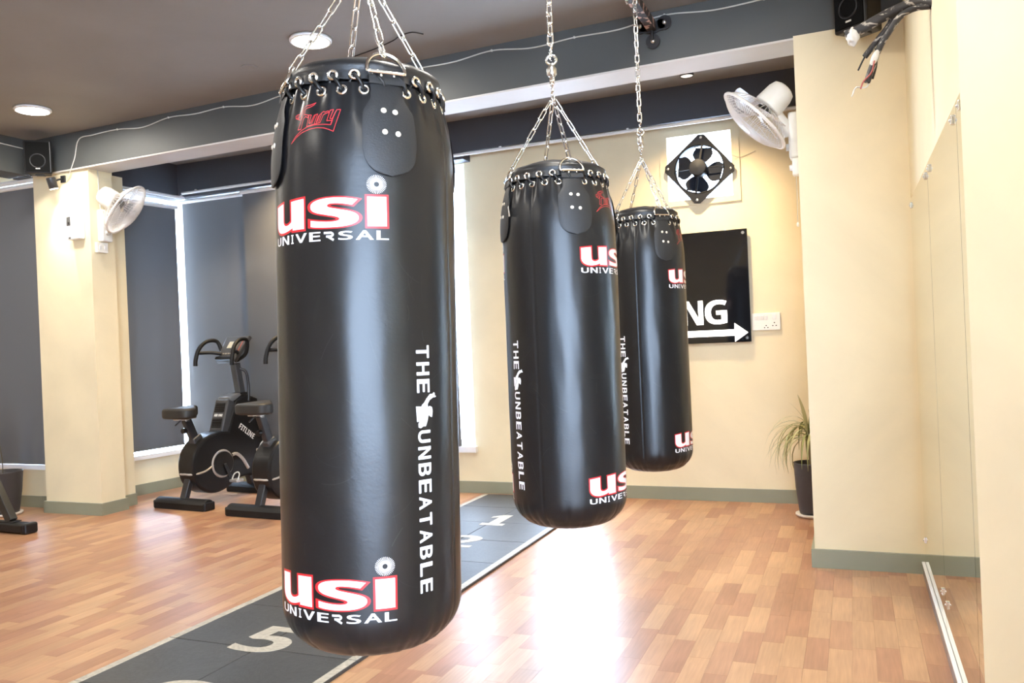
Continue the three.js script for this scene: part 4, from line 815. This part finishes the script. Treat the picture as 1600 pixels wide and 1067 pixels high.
// ---- machine cut off at the picture's edge
{
  const t = thing('exercise_machine', 'black machine foot with a slanting post at the left picture edge', 'exercise machine', [-6.15, 0, -4.38]);
  const g = rbox(0.66, 0.072, 0.10, 0.02, 3); const f = mk('foot', g.rotateY(R(-2)).translate(0, 0.045, 0), M.rubber, t);
  for (const s of [-1, 1]) mk('end_cap', rbox(0.06, 0.08, 0.112, 0.016, 3).translate(s * 0.315, 0.042, 0), M.blackPlastic, f);
  mk('foot_plate', rbox(0.15, 0.008, 0.08, 0.003).translate(0.11, 0.086, 0), M.blackMetal, t);
  mk('post', bar([0.13, 0.085, 0], [-0.30, 0.80, 0.0], 0.06, 0.07, 0.008), mat([0.018, 0.019, 0.018], 0.4), t);
  mk('pad', rbox(0.34, 0.07, 0.28, 0.03, 3).rotateZ(0.1).translate(-0.36, 0.84, 0), M.cover, t);
}

// ---- potted plants
const soilM = mat([0.22, 0.15, 0.08], 0.95), potM = mat([0.045, 0.04, 0.042], 0.45), saucerM = mat([0.72, 0.66, 0.60], 0.5);
function pot(t, r0, r1, h) {
  mk('saucer', lathe([[0, 0], [r0 + 0.015, 0], [r0 + 0.03, 0.012], [r0 + 0.03, 0.025], [r0 + 0.02, 0.022], [0, 0.02]], 36), saucerM, t);
  mk('pot', lathe([[0, 0.022], [r0, 0.022], [r0 + 0.005, 0.04], [(r0 + r1) / 2 + 0.008, h * 0.55], [r1, h - 0.01], [r1 + 0.003, h], [r1 - 0.008, h], [r1 - 0.014, h - 0.05], [0, h - 0.05]], 40), potM, t);
  mk('soil', lathe([[0, h - 0.022], [r1 * 0.5, h - 0.026], [r1 - 0.015, h - 0.038], [0, h - 0.05]], 28), soilM, t);
}
function leafGeo(L, w, droop, az, lift) {
  const pts = []; for (let i = 0; i <= 8; i++) { const k = i / 8, a = lift - droop * k * k; pts.push([L * k * Math.cos(lift - droop * k * 0.55), L * k * Math.sin(lift - droop * k * 0.55)]); }
  const g = gridGeo(2, 8, (u, v) => { const i = Math.round(v * 8), ww = w * Math.sin(Math.PI * Math.min(1, 0.12 + v * 0.88)) * 0.5 + 0.0006, s = (u - 0.5) * 2; return [V(pts[i][0], pts[i][1] - 0.25 * ww * Math.abs(s), s * ww), u, v]; });
  return g.rotateY(az);
}
{
  const t = thing('potted_plant', 'spiky dracaena in a dark pot half hidden by the cream end wall', 'plant', [-0.30, 0, -6.07]);
  pot(t, 0.085, 0.115, 0.375);
  const lm = [[0.26, 0.29, 0.09], [0.36, 0.37, 0.15], [0.48, 0.46, 0.24], [0.18, 0.23, 0.07]].map((c) => mat(c, 0.5, { side: THREE.DoubleSide, transmission: 0.25, thickness: 0 }));
  mk('stem', rod([0, 0.34, 0], [-0.01, 0.60, 0.0], 0.012, 0.008), mat([0.25, 0.2, 0.1], 0.8), t);
  mk('stem', rod([0.02, 0.34, 0.01], [0.03, 0.54, 0.02], 0.011, 0.007), mat([0.25, 0.2, 0.1], 0.8), t);
  for (let i = 0; i < 84; i++) {
    const y = i % 3 === 2 ? rr(0.48, 0.56) : rr(0.50, 0.62), L = rr(0.22, 0.36), up = rnd() < 0.22;
    const o = mk('leaf', leafGeo(L, rr(0.011, 0.018), up ? rr(0.2, 0.6) : rr(2.2, 3.4), rnd() * Math.PI * 2, up ? rr(1.15, 1.5) : rr(0.6, 1.3)), lm[i % 4], t); o.position.set(i % 3 === 2 ? 0.03 : -0.01, y, 0);
  }
}
{
  const t = thing('potted_plant', 'dark planter with a thin bare twig below the leftmost blind', 'plant', [-6.775, 0, -4.86]);
  pot(t, 0.115, 0.155, 0.375);
  const tm = mat([0.09, 0.075, 0.045], 0.8), lm = mat([0.10, 0.16, 0.06], 0.55, { side: THREE.DoubleSide });
  mk('stem', tube([[0.03, 0.34, 0.02], [0.035, 0.45, 0.02], [0.02, 0.55, 0.02], [0.0, 0.64, 0.02]], 0.004, 20, 6), tm, t);
  mk('stem', tube([[-0.06, 0.34, 0], [-0.09, 0.5, 0], [-0.12, 0.7, 0.01], [-0.16, 0.85, 0.02]], 0.006, 20, 6), tm, t);
  for (let i = 0; i < 14; i++) { const o = mk('leaf', leafGeo(rr(0.12, 0.2), 0.03, rr(0.5, 1.4), rr(1.6, 4.6), rr(0.2, 1.0)), lm, t); const k = rr(0.4, 1); o.position.set(-0.06 - 0.1 * k, 0.34 + 0.5 * k, 0.01); }
}
renderer.render(scene, camera);
